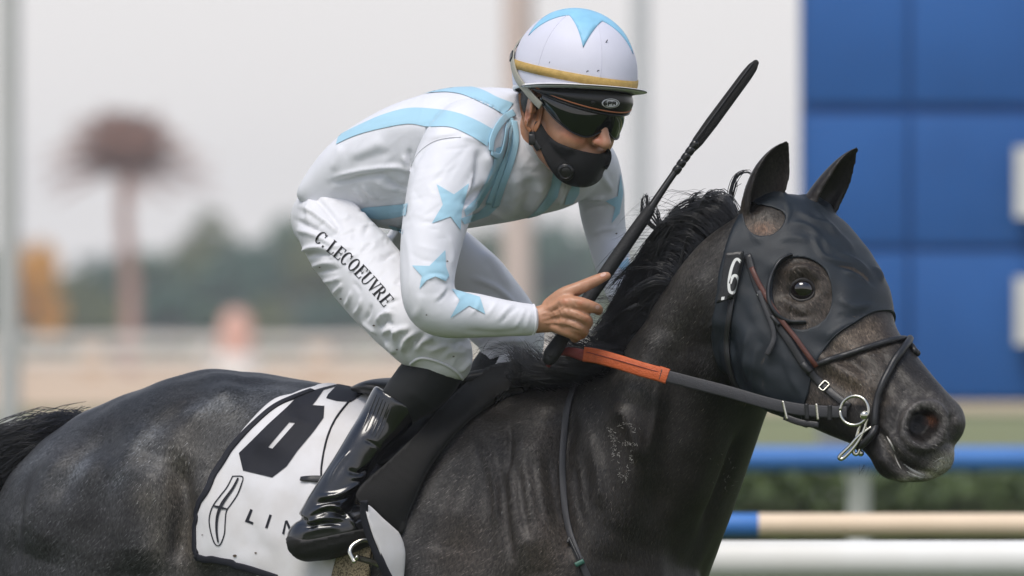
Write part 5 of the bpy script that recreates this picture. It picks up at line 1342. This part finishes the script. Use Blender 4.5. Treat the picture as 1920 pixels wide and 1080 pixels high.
def onpath(s_):
    x = np.interp(s_, al, pf[:, 0]); y = np.interp(s_, al, pf[:, 1]); x2 = np.interp(s_ + 6, al, pf[:, 0]); y2 = np.interp(s_ + 6, al, pf[:, 1]); d = np.array([x2 - x, y2 - y]); d /= np.linalg.norm(d) + 1e-9
    return np.array([x, y]), d
s_ = -1.; HT = 25.
for ch in 'C. LECOEUVRE':
    if ch == ' ': s_ += 6; continue
    gl, adv = GL_(ch); o, d = onpath(s_ + adv * 9); u_ = np.array([d[1], -d[0]])
    polys = [[tuple(o + d * (x - adv / 2) * 22 + u_ * y * HT) for x, y in g] for g in gl]
    patch('letter', polys, PB, M_INKB, bre, .0014, .0012, 3.5)
    s_ += adv * 21.5 + 1.

# ---- jersey
tor = Loft([((590, 338), (672, 412), .15, .115, 38), ((608, 306), (722, 440), .13, .15, 40), ((655, 246), (800, 452), .10, .16, 42), ((738, 193), (872, 442), .055, .17, 43), ((828, 158), (955, 426), .01, .178, 44), ((905, 150), (1040, 402), -.035, .172, 45), ((960, 160), (1082, 362), -.065, .13, 46), ((985, 192), (1068, 322), -.08, .075, 46)], n=2.25)
Bt = [tor.mesh(90, 72), tubep([(900, 235, -.13, 66), (868, 275, -.18, 74), (840, 330, -.225, 71), (820, 400, -.27, 62), (806, 470, -.305, 55), (801, 535, YE - .0, 50), (810, 572, YE - .003, 49), (838, 588, YE, 46), (885, 592, YE + .012, 42), (945, 597, -.318, 34), (1004, 600, -.302, 29.5)], 12, 36, cap=False),
      tubep([(1060, 290, .0, 62), (1100, 310, .05, 60), (1124, 352, .09, 48), (1130, 400, .115, 43), (1140, 455, .12, 38), (1157, 520, .07, 34), (1176, 568, -.01, 31)], 12, 30),
      tubep([(955, 318, -.025, 64), (985, 290, -.06, 62), (1004, 276, -.077, 58)], 10, 30)]
V, F = join(Bt); SV, SQ = remesh(V, F, .0040); SE = edges_of(SQ)
sx_, sy_ = proj(SV)
wj = np.exp(-((sx_ - 860) / 90.) ** 2 - ((sy_ - 240) / 80.) ** 2) + np.exp(-((sx_ - 1090) / 50.) ** 2 - ((sy_ - 330) / 60.) ** 2)
SV = smooth(SV, SE, 10, .5); SV = smooth(SV, SE, 40, .5, np.clip(wj, 0, 1)); SN = normals(SV, SQ)
z4 = lambda x, y: (520 + x / 3.177, 120 + y / 3.177)
wk = [([z4(*p) for p in q], w_, h) + tuple(e) for q, w_, h, *e in (
    ([(310, 690), (450, 650), (600, 625), (720, 618), (790, 650)], 5, 6), ([(310, 712), (450, 676), (600, 652), (700, 648)], 7, -7), ([(330, 730), (480, 820), (700, 860), (780, 850)], 30, -8),
    ([(500, 720), (540, 780), (590, 830)], 5, 4), ([(580, 690), (640, 740), (720, 760)], 6, 4), ([(650, 660), (700, 720), (780, 740)], 6, -5), ([(420, 760), (470, 780), (520, 860)], 5, 3),
    ([(790, 660), (770, 600), (745, 540)], 5, 4), ([(800, 640), (785, 560), (790, 500)], 4, -4), ([(420, 560), (540, 510), (640, 450)], 12, 3), ([(440, 590), (560, 550), (680, 520)], 9, -2.5),
    ([(380, 480), (360, 560), (330, 640)], 7, 3), ([(600, 400), (760, 370), (900, 380), (1040, 380)], 18, 3), ([(820, 600), (860, 520), (940, 460), (1090, 436)], 4, -3), ([(1090, 436), (1180, 450), (1230, 480)], 5, 3),
    ([(1240, 520), (1260, 640), (1220, 740)], 7, 6), ([(1200, 500), (1200, 620), (1150, 740)], 8, -5), ([(1220, 740), (1150, 800), (1110, 860)], 6, -5), ([(1180, 640), (1140, 740), (1110, 800)], 4, 4),
    ([(1400, 640), (1430, 760), (1380, 900)], 14, 6), ([(1480, 680), (1500, 780), (1440, 900)], 12, -7), ([(1560, 700), (1560, 800), (1480, 900)], 12, 6), ([(1640, 660), (1640, 760), (1560, 880)], 10, -5), ([(1340, 700), (1330, 800), (1280, 900)], 10, -5),
    ([(1380, 940), (1320, 900), (1260, 880)], 4, 4), ([(1390, 930), (1460, 905), (1540, 880)], 4, -4), ([(1700, 700), (1690, 780), (1660, 840)], 6, 5))]
wk += [([z5(*p) for p in q], w_, h) for q, w_, h in (
    ([(860, 430), (900, 385), (960, 380), (1010, 405)], 3.5, 3.5), ([(870, 410), (910, 370), (970, 368), (1015, 385)], 3, -2.5), ([(930, 520), (975, 480), (1000, 440)], 2.5, 2.2), ([(950, 530), (990, 490), (1020, 450)], 2.5, -2.2), ([(800, 640), (850, 560), (850, 460)], 8, 2),
    ([(1060, 540), (1090, 500), (1140, 480)], 2.4, 2), ([(1150, 610), (1190, 560), (1210, 500)], 2.4, 2), ([(1240, 620), (1280, 570), (1310, 520)], 2.4, 2), ([(1300, 650), (1350, 590), (1410, 530)], 2.4, 2), ([(1330, 660), (1380, 600), (1440, 550)], 2.4, -2), ([(1400, 690), (1440, 640), (1480, 560)], 2.4, 1.8), ([(1470, 700), (1490, 650), (1510, 580)], 2.4, 1.8), ([(1100, 700), (1300, 715), (1480, 690)], 5, -2))]
wk += [([(1098, 380), (1110, 372), (1135, 372)], 4, 4), ([(1095, 400), (1112, 390), (1140, 385)], 4, -3), ([(1110, 440), (1130, 430), (1160, 428)], 3.5, 2.5), ([(1125, 500), (1145, 490), (1175, 486)], 3.5, 2.5), ([(1130, 520), (1150, 512), (1180, 508)], 3.5, 2.5), ([(1120, 300), (1130, 330), (1150, 360)], 6, 3)]
wk += [([(760, 430), (770, 500), (765, 560)], 5, 1.5), ([(840, 440), (850, 470), (846, 500)], 5, 2), ([(795, 300), (775, 350), (770, 400)], 7, 2)]
r = np.random.default_rng(4)
for i in range(80):
    x, y = r.uniform(640, 1010), r.uniform(190, 430); a = r.normal(-.5, .35); L = r.uniform(45, 120)
    wk.append(([(x, y), (x + math.cos(a) * L * .5, y + math.sin(a) * L * .5 + r.normal() * 3), (x + math.cos(a) * L, y + math.sin(a) * L)], r.uniform(2.5, 4.5), r.choice([-1, 1]) * r.uniform(.4, 1.0), i % 2))
for i in range(22):   # creases running from the armpit and along the sleeve
    x, y = r.uniform(760, 850), r.uniform(330, 560); a = r.normal(.1, .35); L = r.uniform(20, 50)
    wk.append(([(x, y), (x + math.cos(a) * L * .5, y + math.sin(a) * L * .5 + r.normal() * 2), (x + math.cos(a) * L, y + math.sin(a) * L)], r.uniform(2.5, 4), r.choice([-1, 1]) * r.uniform(.5, 1.2), 1))
SV = strokes(SV, SN, wk, 1.25); SV = SV + SN * (wobble(SV, 15, .0010, 40))[:, None]; SV = smooth(SV, SE, 1, .4)
jer = make('jersey', SV, SQ, M_SILK, jock); SB = bvh_of(SV, SQ)
def pr(name, pts, m=None, step=3.5, raw=False, off=.0016):
    patch(name, [pts if raw else [tuple(q) for q in fine(list(pts) + [pts[0]])[:-1]]], SB, m or M_SKY, jer, off, .0012, step)
def band(top, bot): return [tuple(q) for q in fine(top)] + [tuple(q) for q in fine(bot)[::-1]]
pr('stripe', band([z4(*p) for p in [(850, 172), (960, 135), (1050, 128), (1140, 134), (1230, 160), (1310, 200), (1405, 235)]], [z4(*p) for p in [(835, 182), (960, 170), (1040, 172), (1120, 190), (1220, 235), (1290, 270), (1350, 305)]]), raw=True)
pr('stripe', band([z4(*p) for p in [(368, 425), (520, 350), (640, 300), (780, 265), (920, 268), (1060, 290), (1180, 335), (1290, 395)]], [z4(*p) for p in [(352, 480), (460, 430), (600, 390), (780, 358), (900, 375), (1030, 378), (1150, 430), (1245, 490)]]), raw=True)
pr('stripe', [z4(*p) for p in [(460, 880), (520, 852), (600, 846), (690, 838), (780, 830), (768, 900), (690, 915), (610, 925), (560, 915), (500, 900)]], raw=True)
pr('stripe', [z4(*p) for p in [(660, 958), (700, 965), (752, 985), (748, 1010), (700, 1000)]], raw=True)
pr('stripe', [z4(*p) for p in [(1300, 500), (1355, 485), (1330, 600), (1280, 720), (1200, 850), (1120, 905), (1110, 870), (1180, 800), (1240, 700), (1280, 600)]], raw=True)
pr('stripe', [z4(*p) for p in [(1400, 400), (1418, 420), (1400, 560), (1360, 680), (1320, 790), (1330, 830), (1260, 900), (1110, 955), (1090, 920), (1200, 880), (1290, 790), (1310, 690), (1350, 570)]], raw=True)
pr('stripe', [z4(*p) for p in [(1640, 640), (1695, 690), (1670, 790), (1600, 870), (1520, 925), (1470, 930), (1540, 870), (1600, 790), (1630, 720)]], raw=True)
pr('stripe', [z4(*p) for p in [(1770, 690), (1800, 700), (1795, 770), (1760, 830), (1710, 835), (1720, 790)]], raw=True)
star = lambda pts: [z4(*p) for p in pts]
pr('star', star([(950, 718), (1050, 778), (1140, 712), (1118, 800), (1095, 880), (1088, 990), (1030, 910), (920, 950), (985, 840)]), raw=True)
pr('star', [z5(*p) for p in [(805, 312), (905, 315), (998, 220), (1002, 320), (1022, 372), (1000, 405), (940, 378), (890, 400), (848, 450), (862, 375)]], raw=True)
pr('star', [z5(*p) for p in [(1035, 450), (1120, 475), (1205, 500), (1238, 600), (1140, 552), (1028, 625), (1085, 520)]], raw=True)
z6b = lambda x, y: (920 + x / 2.7, 340 + y / 2.7)
pr('star', [z6b(*p) for p in [(655, -40), (668, 60), (650, 160), (610, 212), (628, 130), (580, 98), (640, 75)]], raw=True)
pr('star', [z6b(*p) for p in [(640, 430), (680, 400), (692, 385), (705, 440), (690, 470)]], raw=True)
# shoulder seam, collar edge, cuff
Q_, N_ = lay(SB, [z4(*p) for p in [(792, 640), (815, 570), (860, 510), (930, 462), (1010, 440), (1090, 436)]], .0006, 40, (840, 300)); V, F = tube3(Q_, .0011, 6); make('shoulder_seam', V, F, M_SILK, jer)
Q_, N_ = lay(SB, [(1001, 571), (1004, 585), (1005, 600), (1004, 615), (1001, 628)], .0006, 26, (960, 600)); V, F = tube3(Q_, .0020, 8); make('cuff', V, F, M_SILK, jer)
cq = [(1008, 262), (1004, 276), (1000, 290)]
nd = W(1022, 250, -.095) - W(985, 285, -.06); nd /= np.linalg.norm(nd); e1 = np.cross(nd, [0, 1., 0]); e1 /= np.linalg.norm(e1); e2 = np.cross(nd, e1)
a = np.linspace(0, 2 * math.pi, 49); cc_ = W(1006, 275, -.078)
V, F = tube3(cc_ + np.cos(a)[:, None] * e1 * .0585 + np.sin(a)[:, None] * e2 * .0585, .0042, 10, cap=False); make('collar_edge', V, F, M_SILK, jer)
P = [cc_ + nd * (.004 - .034 * k / 5) for k in range(6)]; V, F = tube3(np.array(P), [.0575, .0595, .061, .0625, .065, .069], 40); make('collar', V, F, M_SILK, jer)
# ribbon tie at the collar
JS = bvh_of(*join([(SV, SQ), (V, F)]))
for pts, w_, m in (([(962, 212), (945, 222), (930, 240), (920, 262), (918, 284)], .016, M_SKY), ([(958, 222), (948, 240), (944, 262), (934, 292), (918, 286)], .012, M_SKY), ([(962, 228), (966, 260), (958, 300), (940, 350), (928, 385)], .015, M_SKY), ([(956, 232), (950, 275), (938, 320), (915, 380)], .012, M_SKY)):
    Q_, N_ = lay(JS, pts, .004, 30, (950, 300)); V, F = strap3(Q_, N_, w_ * .85, .0014); make('ribbon', V, F, m, jer)

# ---- socks and boots
def limb(name, rows, m, st=(), vox=.003, sm=6, parent=jock):
    V, F = join(rows); V, Q = remesh(V, F, vox); E = edges_of(Q); V = smooth(V, E, sm, .5); N = normals(V, Q)
    if st: V = strokes(V, N, st)
    V = smooth(V, E, 1, .3)
    return make(name, V, Q, m, parent), V, Q
limb('sock', [tubep([(828, 668, YK, 50), (812, 698, YK, 54), (786, 726, YK, 54), (762, 748, YK, 47), (735, 778, YK + .005, 38)], 10, 32)], M_SOCK, [([(790, 690), (820, 700), (850, 715)], 6, 1.5), ([(760, 730), (790, 750), (815, 770)], 8, 1.5)])
z1b = z1
bst = [([z1(*p) for p in q], w_, h) for q, w_, h in (
    ([(700, 700), (800, 690), (900, 640), (960, 610)], 5, 6), ([(690, 730), (800, 720), (900, 680)], 4, -5), ([(660, 790), (760, 740), (860, 760)], 4, 5), ([(700, 780), (780, 770), (860, 800)], 3.5, -4), ([(640, 830), (740, 800), (860, 810)], 4, 5), ([(650, 850), (740, 830), (830, 830)], 3.5, -4), ([(780, 730), (850, 790), (900, 840)], 4, 3.5),
    ([(760, 640), (800, 560), (870, 470)], 4, 3), ([(870, 600), (930, 600), (960, 580)], 6, 4), ([(850, 560), (900, 590), (960, 560)], 5, -4), ([(640, 900), (650, 940), (645, 960)], 1.6, -2.5), ([(930, 420), (990, 450), (1020, 470)], 2.2, -2.5), ([(560, 970), (640, 950), (760, 915), (930, 870)], 2., -3.5, ), ([(610, 880), (720, 850), (830, 840)], 6, 3))]
boot, BV, BQ = limb('boot', [tubep([(746, 748, YK, 49), (736, 764, YK, 49), (714, 796, YK * .8 + YB_ * .2, 44), (688, 830, YB_ + .0, 39), (662, 870, YB_ * .5 + YA * .5, 37), (636, 914, YA, 39), (616, 950, YA - .002, 42), (596, 985, YA - .002, 42)], 12, 36, cap=False),
      tubep([(577, 1012, YA, 40), (612, 1002, YA, 46), (660, 990, YA + .005, 43), (700, 984, YA + .012, 38), (738, 982, YA + .02, 28)], 12, 32)], M_BOOT, bst, .0028, 5)
BB = bvh_of(BV, BQ)
for k in range(6):      # elastic gusset at the boot top
    Q_, N_ = lay(BB, [z1(992 + k * 15, 205 + k * 11), z1(958 + k * 15, 290 + k * 11), z1(925 + k * 15, 372 + k * 9)], .0002, 24, (715, 790)); V, F = tube3(Q_, .0016 * np.sin(np.linspace(.3, 2.84, 24)) ** .4, 8); make('elastic_rib', V, F, M_BOOT, boot)
patch('boot_sole', [[tuple(q) for q in fine([(533, 1022), (540, 1006), (575, 1012), (620, 1004), (670, 994), (700, 990), (712, 1008), (706, 1034), (660, 1052), (610, 1064), (572, 1062), (545, 1046), (533, 1022)])[:-1]]], BB, M_SOLE, jock, .002, .004, 6.)
limb('boot', [tubep([(900, 740, .335, 54), (850, 820, .36, 50), (800, 900, .38, 44), (790, 950, .38, 44)], 8, 28), tubep([(770, 980, .38, 40), (840, 985, .37, 45), (930, 980, .36, 34)], 8, 28)], M_BOOT, (), .004)
limb('sock', [tubep([(955, 660, .29, 48), (930, 700, .30, 50), (895, 750, .335, 50)], 8, 28)], M_SOCK, (), .004)

# stirrup iron on the ball of the foot (part of the saddle)
def iron(cx, cy, yy, sc=1., parent=saddle):
    pts = [(cx - 30, cy + 24), (cx - 38, cy + 6), (cx - 30, cy - 8), (cx - 8, cy - 16), (cx + 14, cy - 4), (cx + 30, cy + 16), (cx + 40, cy + 38)]
    p = fine(pts, 40); P = W(p[:, 0], p[:, 1], yy + np.linspace(-.02, .02, 40)); V, F = tube3(P, .0048, 10, flat=.7); make('stirrup_iron', V, F, M_STEEL, parent)
    p = fine([(cx - 24, cy + 18), (cx + 4, cy + 26), (cx + 36, cy + 40)], 20); P = W(p[:, 0], p[:, 1], yy + np.linspace(-.03, .03, 20)); V, F = tube3(P, .0062, 10, flat=.6); make('stirrup_tread', V, F, M_STEEL, parent)
bh = hit(BB, 690, 1010); iron(694, 1028, bh[0][1] - .012)
p = fine([(700, 1000), (740, 930), (790, 830), (820, 760)], 30); P = np.array([hit_in(HB, q[0], q[1], 800, 800)[0] + np.array([0, -.012, 0]) for q in p]); V, F = strap3(P, np.tile([0, -1., .1], (30, 1)), .018, .004); make('stirrup_leather', V, F, M_BLK, saddle)

# ---- helmet
HC = hp(0, 0, .010)
hel = make('helmet', *ellipsoid(HC, [uu * .121, ff * .131, rr_ * .1065], 80, 96), M_CAP, jock)
me = hel.data; bm = bmesh.new(); bm.from_mesh(me)
bmesh.ops.delete(bm, geom=[f for f in bm.faces if (np.array(f.calc_center_median()) - HC) @ uu < -.006 - .024 * (1 - (np.array(f.calc_center_median()) - HC) @ ff / .131)], context='FACES'); bm.to_mesh(me); bm.free()
me.polygons.foreach_set('use_smooth', [True] * len(me.polygons)); m_ = hel.modifiers.new('s', 'SOLIDIFY'); m_.thickness = .006; m_.offset = -1
def dome(az, lat, g=0.): # az from the face direction towards the near side
    cl = np.cos(lat); return HC + (ff * (.131 + g) * (np.cos(az) * cl)[..., None] + rr_ * (.1065 + g) * (np.sin(az) * cl)[..., None]) + uu * ((.121 + g) * np.sin(lat))[..., None]
az = np.linspace(0, 2 * math.pi, 97)
for la0, la1, g, m, nm in ((R(-3.5), R(4.0), .0022, M_GOLD, 'gold_band'), (-9, 0, .0015, M_WHT, 'rim_trim')):
    if nm == 'rim_trim': rz = -.006 - .024 * (1 - np.cos(az)); la0 = np.arcsin((rz - .004) / .121); la1 = np.arcsin((rz + .003) / .121)
    rows = [dome(az, la0 + 0 * az, g - .003), dome(az, la0 + 0 * az, g), dome(az, (la0 + la1) / 2 + 0 * az, g + .0006), dome(az, la1 + 0 * az, g), dome(az, la1 + 0 * az, g - .003)]
    make(nm, np.vstack(rows), grid_faces(5, 97), m, hel)
for k in range(6):
    la = np.linspace(R(4), R(89), 40); a_ = R(60 * k + 22) + 0 * la; V, F = tube3(dome(a_, la, .0001), .0007, 6); make('seam', V, F, M_CAP, hel)
# star on the crown in polar coordinates around the top
camaz = math.atan2(-(np.array([0, -1., 0]) @ rr_) * -1, np.array([0, -1., 0]) @ ff) + R(2)
st = []
for k in range(10):
    a_ = camaz + k * math.pi / 5; rd = (62 if k % 2 == 0 else 27); st.append((rd * math.cos(a_), rd * math.sin(a_)))
P, F = cdt([st], (), 3.5)
rd = np.hypot(P[:, 0], P[:, 1]); a_ = np.arctan2(P[:, 1], P[:, 0]); V = dome(a_, R(90) - np.radians(rd), .0014); N = V - HC; N /= np.linalg.norm(N, axis=1)[:, None]
fn = np.cross(V[F[:, 1]] - V[F[:, 0]], V[F[:, 2]] - V[F[:, 0]]); fl = (fn * N[F[:, 0]]).sum(1) < 0; F = F.copy(); F[fl] = F[fl][:, ::-1]
V2, F2 = shell(V, F, N, .0015); make('cap_star', V2, F2, M_CAPB, hel)
# peak
a_ = np.linspace(R(-100), R(100), 60); ext = .004 + .024 * np.clip(np.cos(a_ * .85), 0, 1)
inn = dome(a_, np.arcsin((-.008 - .024 * (1 - np.cos(a_))) / .121), -.002); out_ = inn + (ff * (np.cos(a_) * ext)[:, None] + rr_ * (np.sin(a_) * ext)[:, None]) + uu * .005 * np.clip(np.cos(a_), 0, 1)[:, None]
mid = (inn + out_) / 2
rows = [inn, mid + uu * .002, out_ + uu * .0015, out_ - uu * .0015, mid - uu * .003, inn - uu * .005]; make('peak', np.stack(rows, 1).reshape(-1, 3), grid_faces(60, 6, True), M_WHT, hel)
V, F = tube3(out_ - uu * .0006, .0011, 6); make('peak_trim', V, F, M_DARK, hel)
for (px, py) in ((1136, 80), (1030, 118), (1120, 134), (1100, 135)):
    h = hit(bvh_of(*ellipsoid(HC, [uu * .121, ff * .131, rr_ * .1065], 40, 60)), px, py)[0]; V, F = tube3(np.array([h, h + np.array([.001, 0, .002]), h + np.array([.003, 0, .005 if px > 1130 else .002])]), .0008, 5); make('dirt_mark', V, F, M_DARK, hel)

# ---- goggles
def carrier(az, v, fr_, rr2, off=0.): return H0 + ff * ((fr_) * np.cos(az))[..., None] + rr_ * ((rr2) * np.sin(az))[..., None] + uu * v[..., None]
def wrapgrid(name, azs, vt, vb, fr_, rr2, m, parent, nv_=14, bul=.004, thick=.003):
    n = len(azs); s_ = np.linspace(0, 1, nv_)[None, :]; A = np.repeat(azs[:, None], nv_, 1); Vv = vt[:, None] * (1 - s_) + vb[:, None] * s_; b_ = np.sin(s_ * math.pi) * bul
    V = carrier(A, Vv, fr_ + b_, rr2 + b_).reshape(-1, 3); F = grid_faces(n, nv_); N = (ff * np.cos(A)[..., None] + rr_ * np.sin(A)[..., None]).reshape(-1, 3)
    fn = np.cross(V[F[0, 1]] - V[F[0, 0]], V[F[0, 2]] - V[F[0, 0]]); F = F if fn @ N[0] > 0 else F[:, ::-1]
    V2, F2 = shell(V, F, N, thick); return make(name, V2, F2, m, parent), V, F
gog = None
azs = np.radians(np.linspace(-78, 78, 64)); dz = np.degrees(azs)
vb = np.interp(dz, [-78, -60, -40, -22, -10, -4, 4, 10, 22, 40, 60, 78], [-.055, -.078, -.092, -.096, -.088, -.079, -.079, -.088, -.098, -.092, -.074, -.050]); vb = np.convolve(np.pad(vb, 2, 'edge'), np.ones(5) / 5, 'valid')
gog, V, F = wrapgrid('goggles', azs, -.026 + 0 * azs, vb, .113, .089, M_LENS, jock, bul=.006)
V, F = tube3(carrier(azs, vb, .114, .090), .0014, 6); make('lens_rim', V, F, M_DARK, gog)
# second pair pushed up under the peak: black shield with orange piping and badge
azs = np.radians(np.linspace(-88, 88, 64)); vt = -.004 - .022 * (1 - np.cos(azs)); vb = -.020 - .028 * np.clip(np.cos(azs * .95), 0, 1) ** .75
shd, V, F = wrapgrid('visor', azs, vt, vb, .127, .098, M_DARK, hel, bul=.006)
VB = bvh_of(V, F)
for dv, rd, m, nm in ((0, .0016, M_DARK, 'visor_edge'), (.006, .0013, M_PIPE, 'orange_piping')):
    V, F = tube3(carrier(azs, vb + dv, .1285 + (.0022 if dv else 0), .0995 + (.0022 if dv else 0)), rd, 8); make(nm, V, F, m, hel)
def oval(cx, cy, a, b, n=36): return [(cx + a * math.cos(x) , cy + b * math.sin(x)) for x in np.linspace(0, 2 * math.pi, n, endpoint=False)]
patch('badge', [oval(1144, 193.5, 16, 8.6)], VB, M_WHT, hel, .0025, .003, 3.); patch('badge_ring', [oval(1144, 193.5, 14.2, 7.2)], VB, M_DARK, hel, .0030, .001, 3., holes=[oval(1144, 193.5, 13., 6.2)])
for pts in ([(1137.5, 193), (1133, 193), (1133, 198.5), (1137.5, 198.5), (1137.5, 196), (1135.5, 196)], [(1141, 199.5), (1141, 193), (1146, 193), (1146, 196), (1141, 196)], [(1149, 199), (1149, 193), (1154, 193), (1154, 199), (1154, 196), (1149, 196)]):
    P = np.vstack([np.array(pts[i]) + (np.array(pts[i + 1]) - np.array(pts[i])) * np.linspace(0, 1, 5)[:, None] for i in range(len(pts) - 1)]); Q_ = np.array([hit_in(VB, q[0], q[1], 1144, 195)[0] for q in P]) + np.array([0, -.0042, 0]); V, F = tube3(Q_ + np.array([0, -.0006, .0018]), .0010, 5); make('badge_letter', V, F, M_DARK, hel)
h = hit_in(VB, 1112, 192, 1120, 192); V, F = ellipsoid(h[0] + np.array([0, -.002, 0]), [[.004, 0, 0], [0, .003, 0], [0, 0, .004]], 10, 14); make('visor_stud', V, F, M_DARK, hel)
# elastic strap round the helmet, with buckle
P = np.array([dome(np.array(R(168)), np.array(R(32)), .003), dome(np.array(R(150)), np.array(R(20)), .003), dome(np.array(R(128)), np.array(R(6)), .005), dome(np.array(R(108)), np.array(R(-10)), .004), hp(.005, .100, -.040), hp(.030, .093, -.055)])
Q_ = cr(P, np.linspace(0, 5, 50)); N_ = Q_ - (H0 - uu * .02); V, F = strap3(Q_, N_, .015, .003); ela = make('elastic_strap', V, F, M_ELA, gog)
q = Q_[20]; V, F = box((0, 0, 0), (.020, .007, .014), .002); V = q + np.outer(V[:, 0], (Q_[22] - Q_[18]) / np.linalg.norm(Q_[22] - Q_[18])) + np.outer(V[:, 1], N_[20] / np.linalg.norm(N_[20])) + np.outer(V[:, 2], np.cross((Q_[22] - Q_[18]) / np.linalg.norm(Q_[22] - Q_[18]), N_[20] / np.linalg.norm(N_[20]))); make('buckle', V, F, M_DARK, gog, False)
EB = bvh_of(*strap3(Q_, N_, .015, .003))
for pts in ([(999, 174), (1007, 170)], [(1003, 172), (1007, 180)], [(1006, 184), (1013, 180)], [(1008, 181), (1014, 187)], [(1009, 184), (1006, 188)], [(1014, 192), (1019, 189), (1021, 194), (1016, 196), (1014, 192)], [(1024, 199), (1034, 213)], [(1028, 196), (1038, 210)]):
    try:
        Q2 = np.array([hit(EB, *p_)[0] for p_ in pts]) + np.array([0, -.0008, 0])
        V, F = tube3(Q2, .0007, 5); make('strap_mark', V, F, M_WHT, gog)
    except Exception: pass

# ---- face mask
HM = bvh_of(*join([(JV, JQ)]))
mk = [(1012, 228), (1022, 246), (1040, 262), (1062, 272), (1085, 281), (1104, 286), (1120, 288), (1132, 286), (1141, 278), (1140, 300), (1128, 325), (1112, 342), (1085, 346), (1055, 336), (1032, 312), (1014, 280), (1003, 252), (1004, 232)]
mask = patch('face_mask', [[tuple(q) for q in fine(mk + [mk[0]])[:-1]]], HM, M_MASK, jock, .006, .006, 5., sm=4)
MV = np.array([v.co for v in mask.data.vertices]); MQ = [p.vertices for p in mask.data.polygons]; MB_ = bvh_of(MV, MQ)
h = hit_in(MB_, 1061, 322, 1075, 310); n_ = h[1]
e1 = np.cross(n_, [0, 0, 1.]); e1 /= np.linalg.norm(e1); a = np.linspace(0, 2 * math.pi, 40)
V, F = tube3(np.array([h[0] - n_ * .004, h[0] + n_ * .005, h[0] + n_ * .0075]), [.0165, .0165, .0145], 32, cap=False); val = make('valve', V, F, M_DARK, mask)
e2 = np.cross(n_, e1); V, F = tube3(h[0] + n_ * .0078 + np.cos(a)[:, None] * e1 * .0115 + np.sin(a)[:, None] * e2 * .0115, .0014, 8, cap=False); make('valve_ring', V, F, M_DARK, mask)
# chin strap in front of the ear and under the jaw
for pts, w_, m in (([(1017, 178), (1014, 205), (1008, 232), (1000, 246)], .011, M_TAN), ([(975, 172), (978, 200), (985, 232), (996, 248)], .008, M_TAN), ([(998, 246), (1000, 262), (1012, 282)], .012, M_DARK)):
    P = fine(pts, 26); Q_ = []
    for q in P:
        h = hit_in(JB, q[0], q[1], 1030, 230); Q_.append(W(q[0], q[1], h[0][1] - .006))
    Q_ = np.array(Q_); E = np.array([(i, i + 1) for i in range(25)]); Q_ = smooth(Q_, E, 6); V, F = strap3(Q_, np.tile(rr_ * .8 - np.array([0, .5, 0]), (26, 1)), w_, .003); make('chin_strap', V, F, m, hel)
h = hit_in(JB, 1000, 262, 1030, 240); V, F = box((0, 0, 0), (.013, .006, .020), .002); make('chin_buckle', V + h[0] + np.array([-.002, -.008, 0]), F, M_DARK, hel)

# ================================================================== whip
whip = thing('whip', 'black padded riding whip held upright in the hand', 'whip', W(1030, 672, -.27))
def wy(px): return -.272 + (px - 1030) * .00035
rows = [(1030, 672, 13), (1036, 662, 15.5), (1060, 625, 13), (1100, 565, 12.5), (1150, 492, 13), (1200, 420, 12), (1218, 394, 10)]
V, F = tubep([(x, y, wy(x), r_) for x, y, r_ in rows], 10, 20); make('handle', V, F, mat('whip_grip_rubber', (.011, .011, .012), .65, .4, bump=.8, bscale=220), whip)
V, F = tubep([(1212, 402, wy(1212), 8), (1250, 345, wy(1250), 6.5), (1285, 295, wy(1285), 6.5), (1300, 274, wy(1300), 7.5)], 10, 16); make('shaft', V, F, M_DARK, whip)
a_ = np.array((1298, 279)); b_ = np.array((1417, 118)); f = np.linspace(0, 1, 24); wd = np.interp(f, [0, .08, .3, .85, .95, 1], [7.5, 10.5, 11.8, 11, 9.5, 6])
V, F = tubep([(*(a_ + (b_ - a_) * q), wy(1300 + 117 * q), w_) for q, w_ in zip(f, wd)], 2, 16, flat=.7); make('padded_flap', V, F, M_NEO, whip)
V, F = tubep([(1305, 262, wy(1300) - .008, 1.2), (1412, 117, wy(1415) - .008, 1.2)], 10, 8); make('flap_stitching', V, F, M_STRAP, whip)
for k in range(5):
    x, y = 1268 + k * 8, 320 - k * 11.5; V, F = tubep([(x, y, wy(x), 8.3), (x + 3, y - 4, wy(x), 8.3)], 4, 14); make('binding', V, F, M_DARK, whip)

# specks of kicked-up dirt
M_DIRT = mat('dirt', (.10, .075, .055), .9, .2)
for bv_, par, spots in ((CB, cloth, [(441, 1042, 3), (480, 1037, 1.8), (380, 1003, 1.2)]), (PB, bre, [(640, 560, 1.6), (702, 610, 1.8), (745, 655, 1.5), (600, 500, 1.3), (850, 668, 1.6)]), (SB, jer, [(838, 490, 1.5), (1155, 438, 1.6), (800, 590, 1.3)])):
    for (x, y, rd) in spots:
        patch('dirt_speck', [oval(x, y, rd * 1.3, rd * .8, 9)], bv_, M_DIRT, par, .0016, .001, 2.)
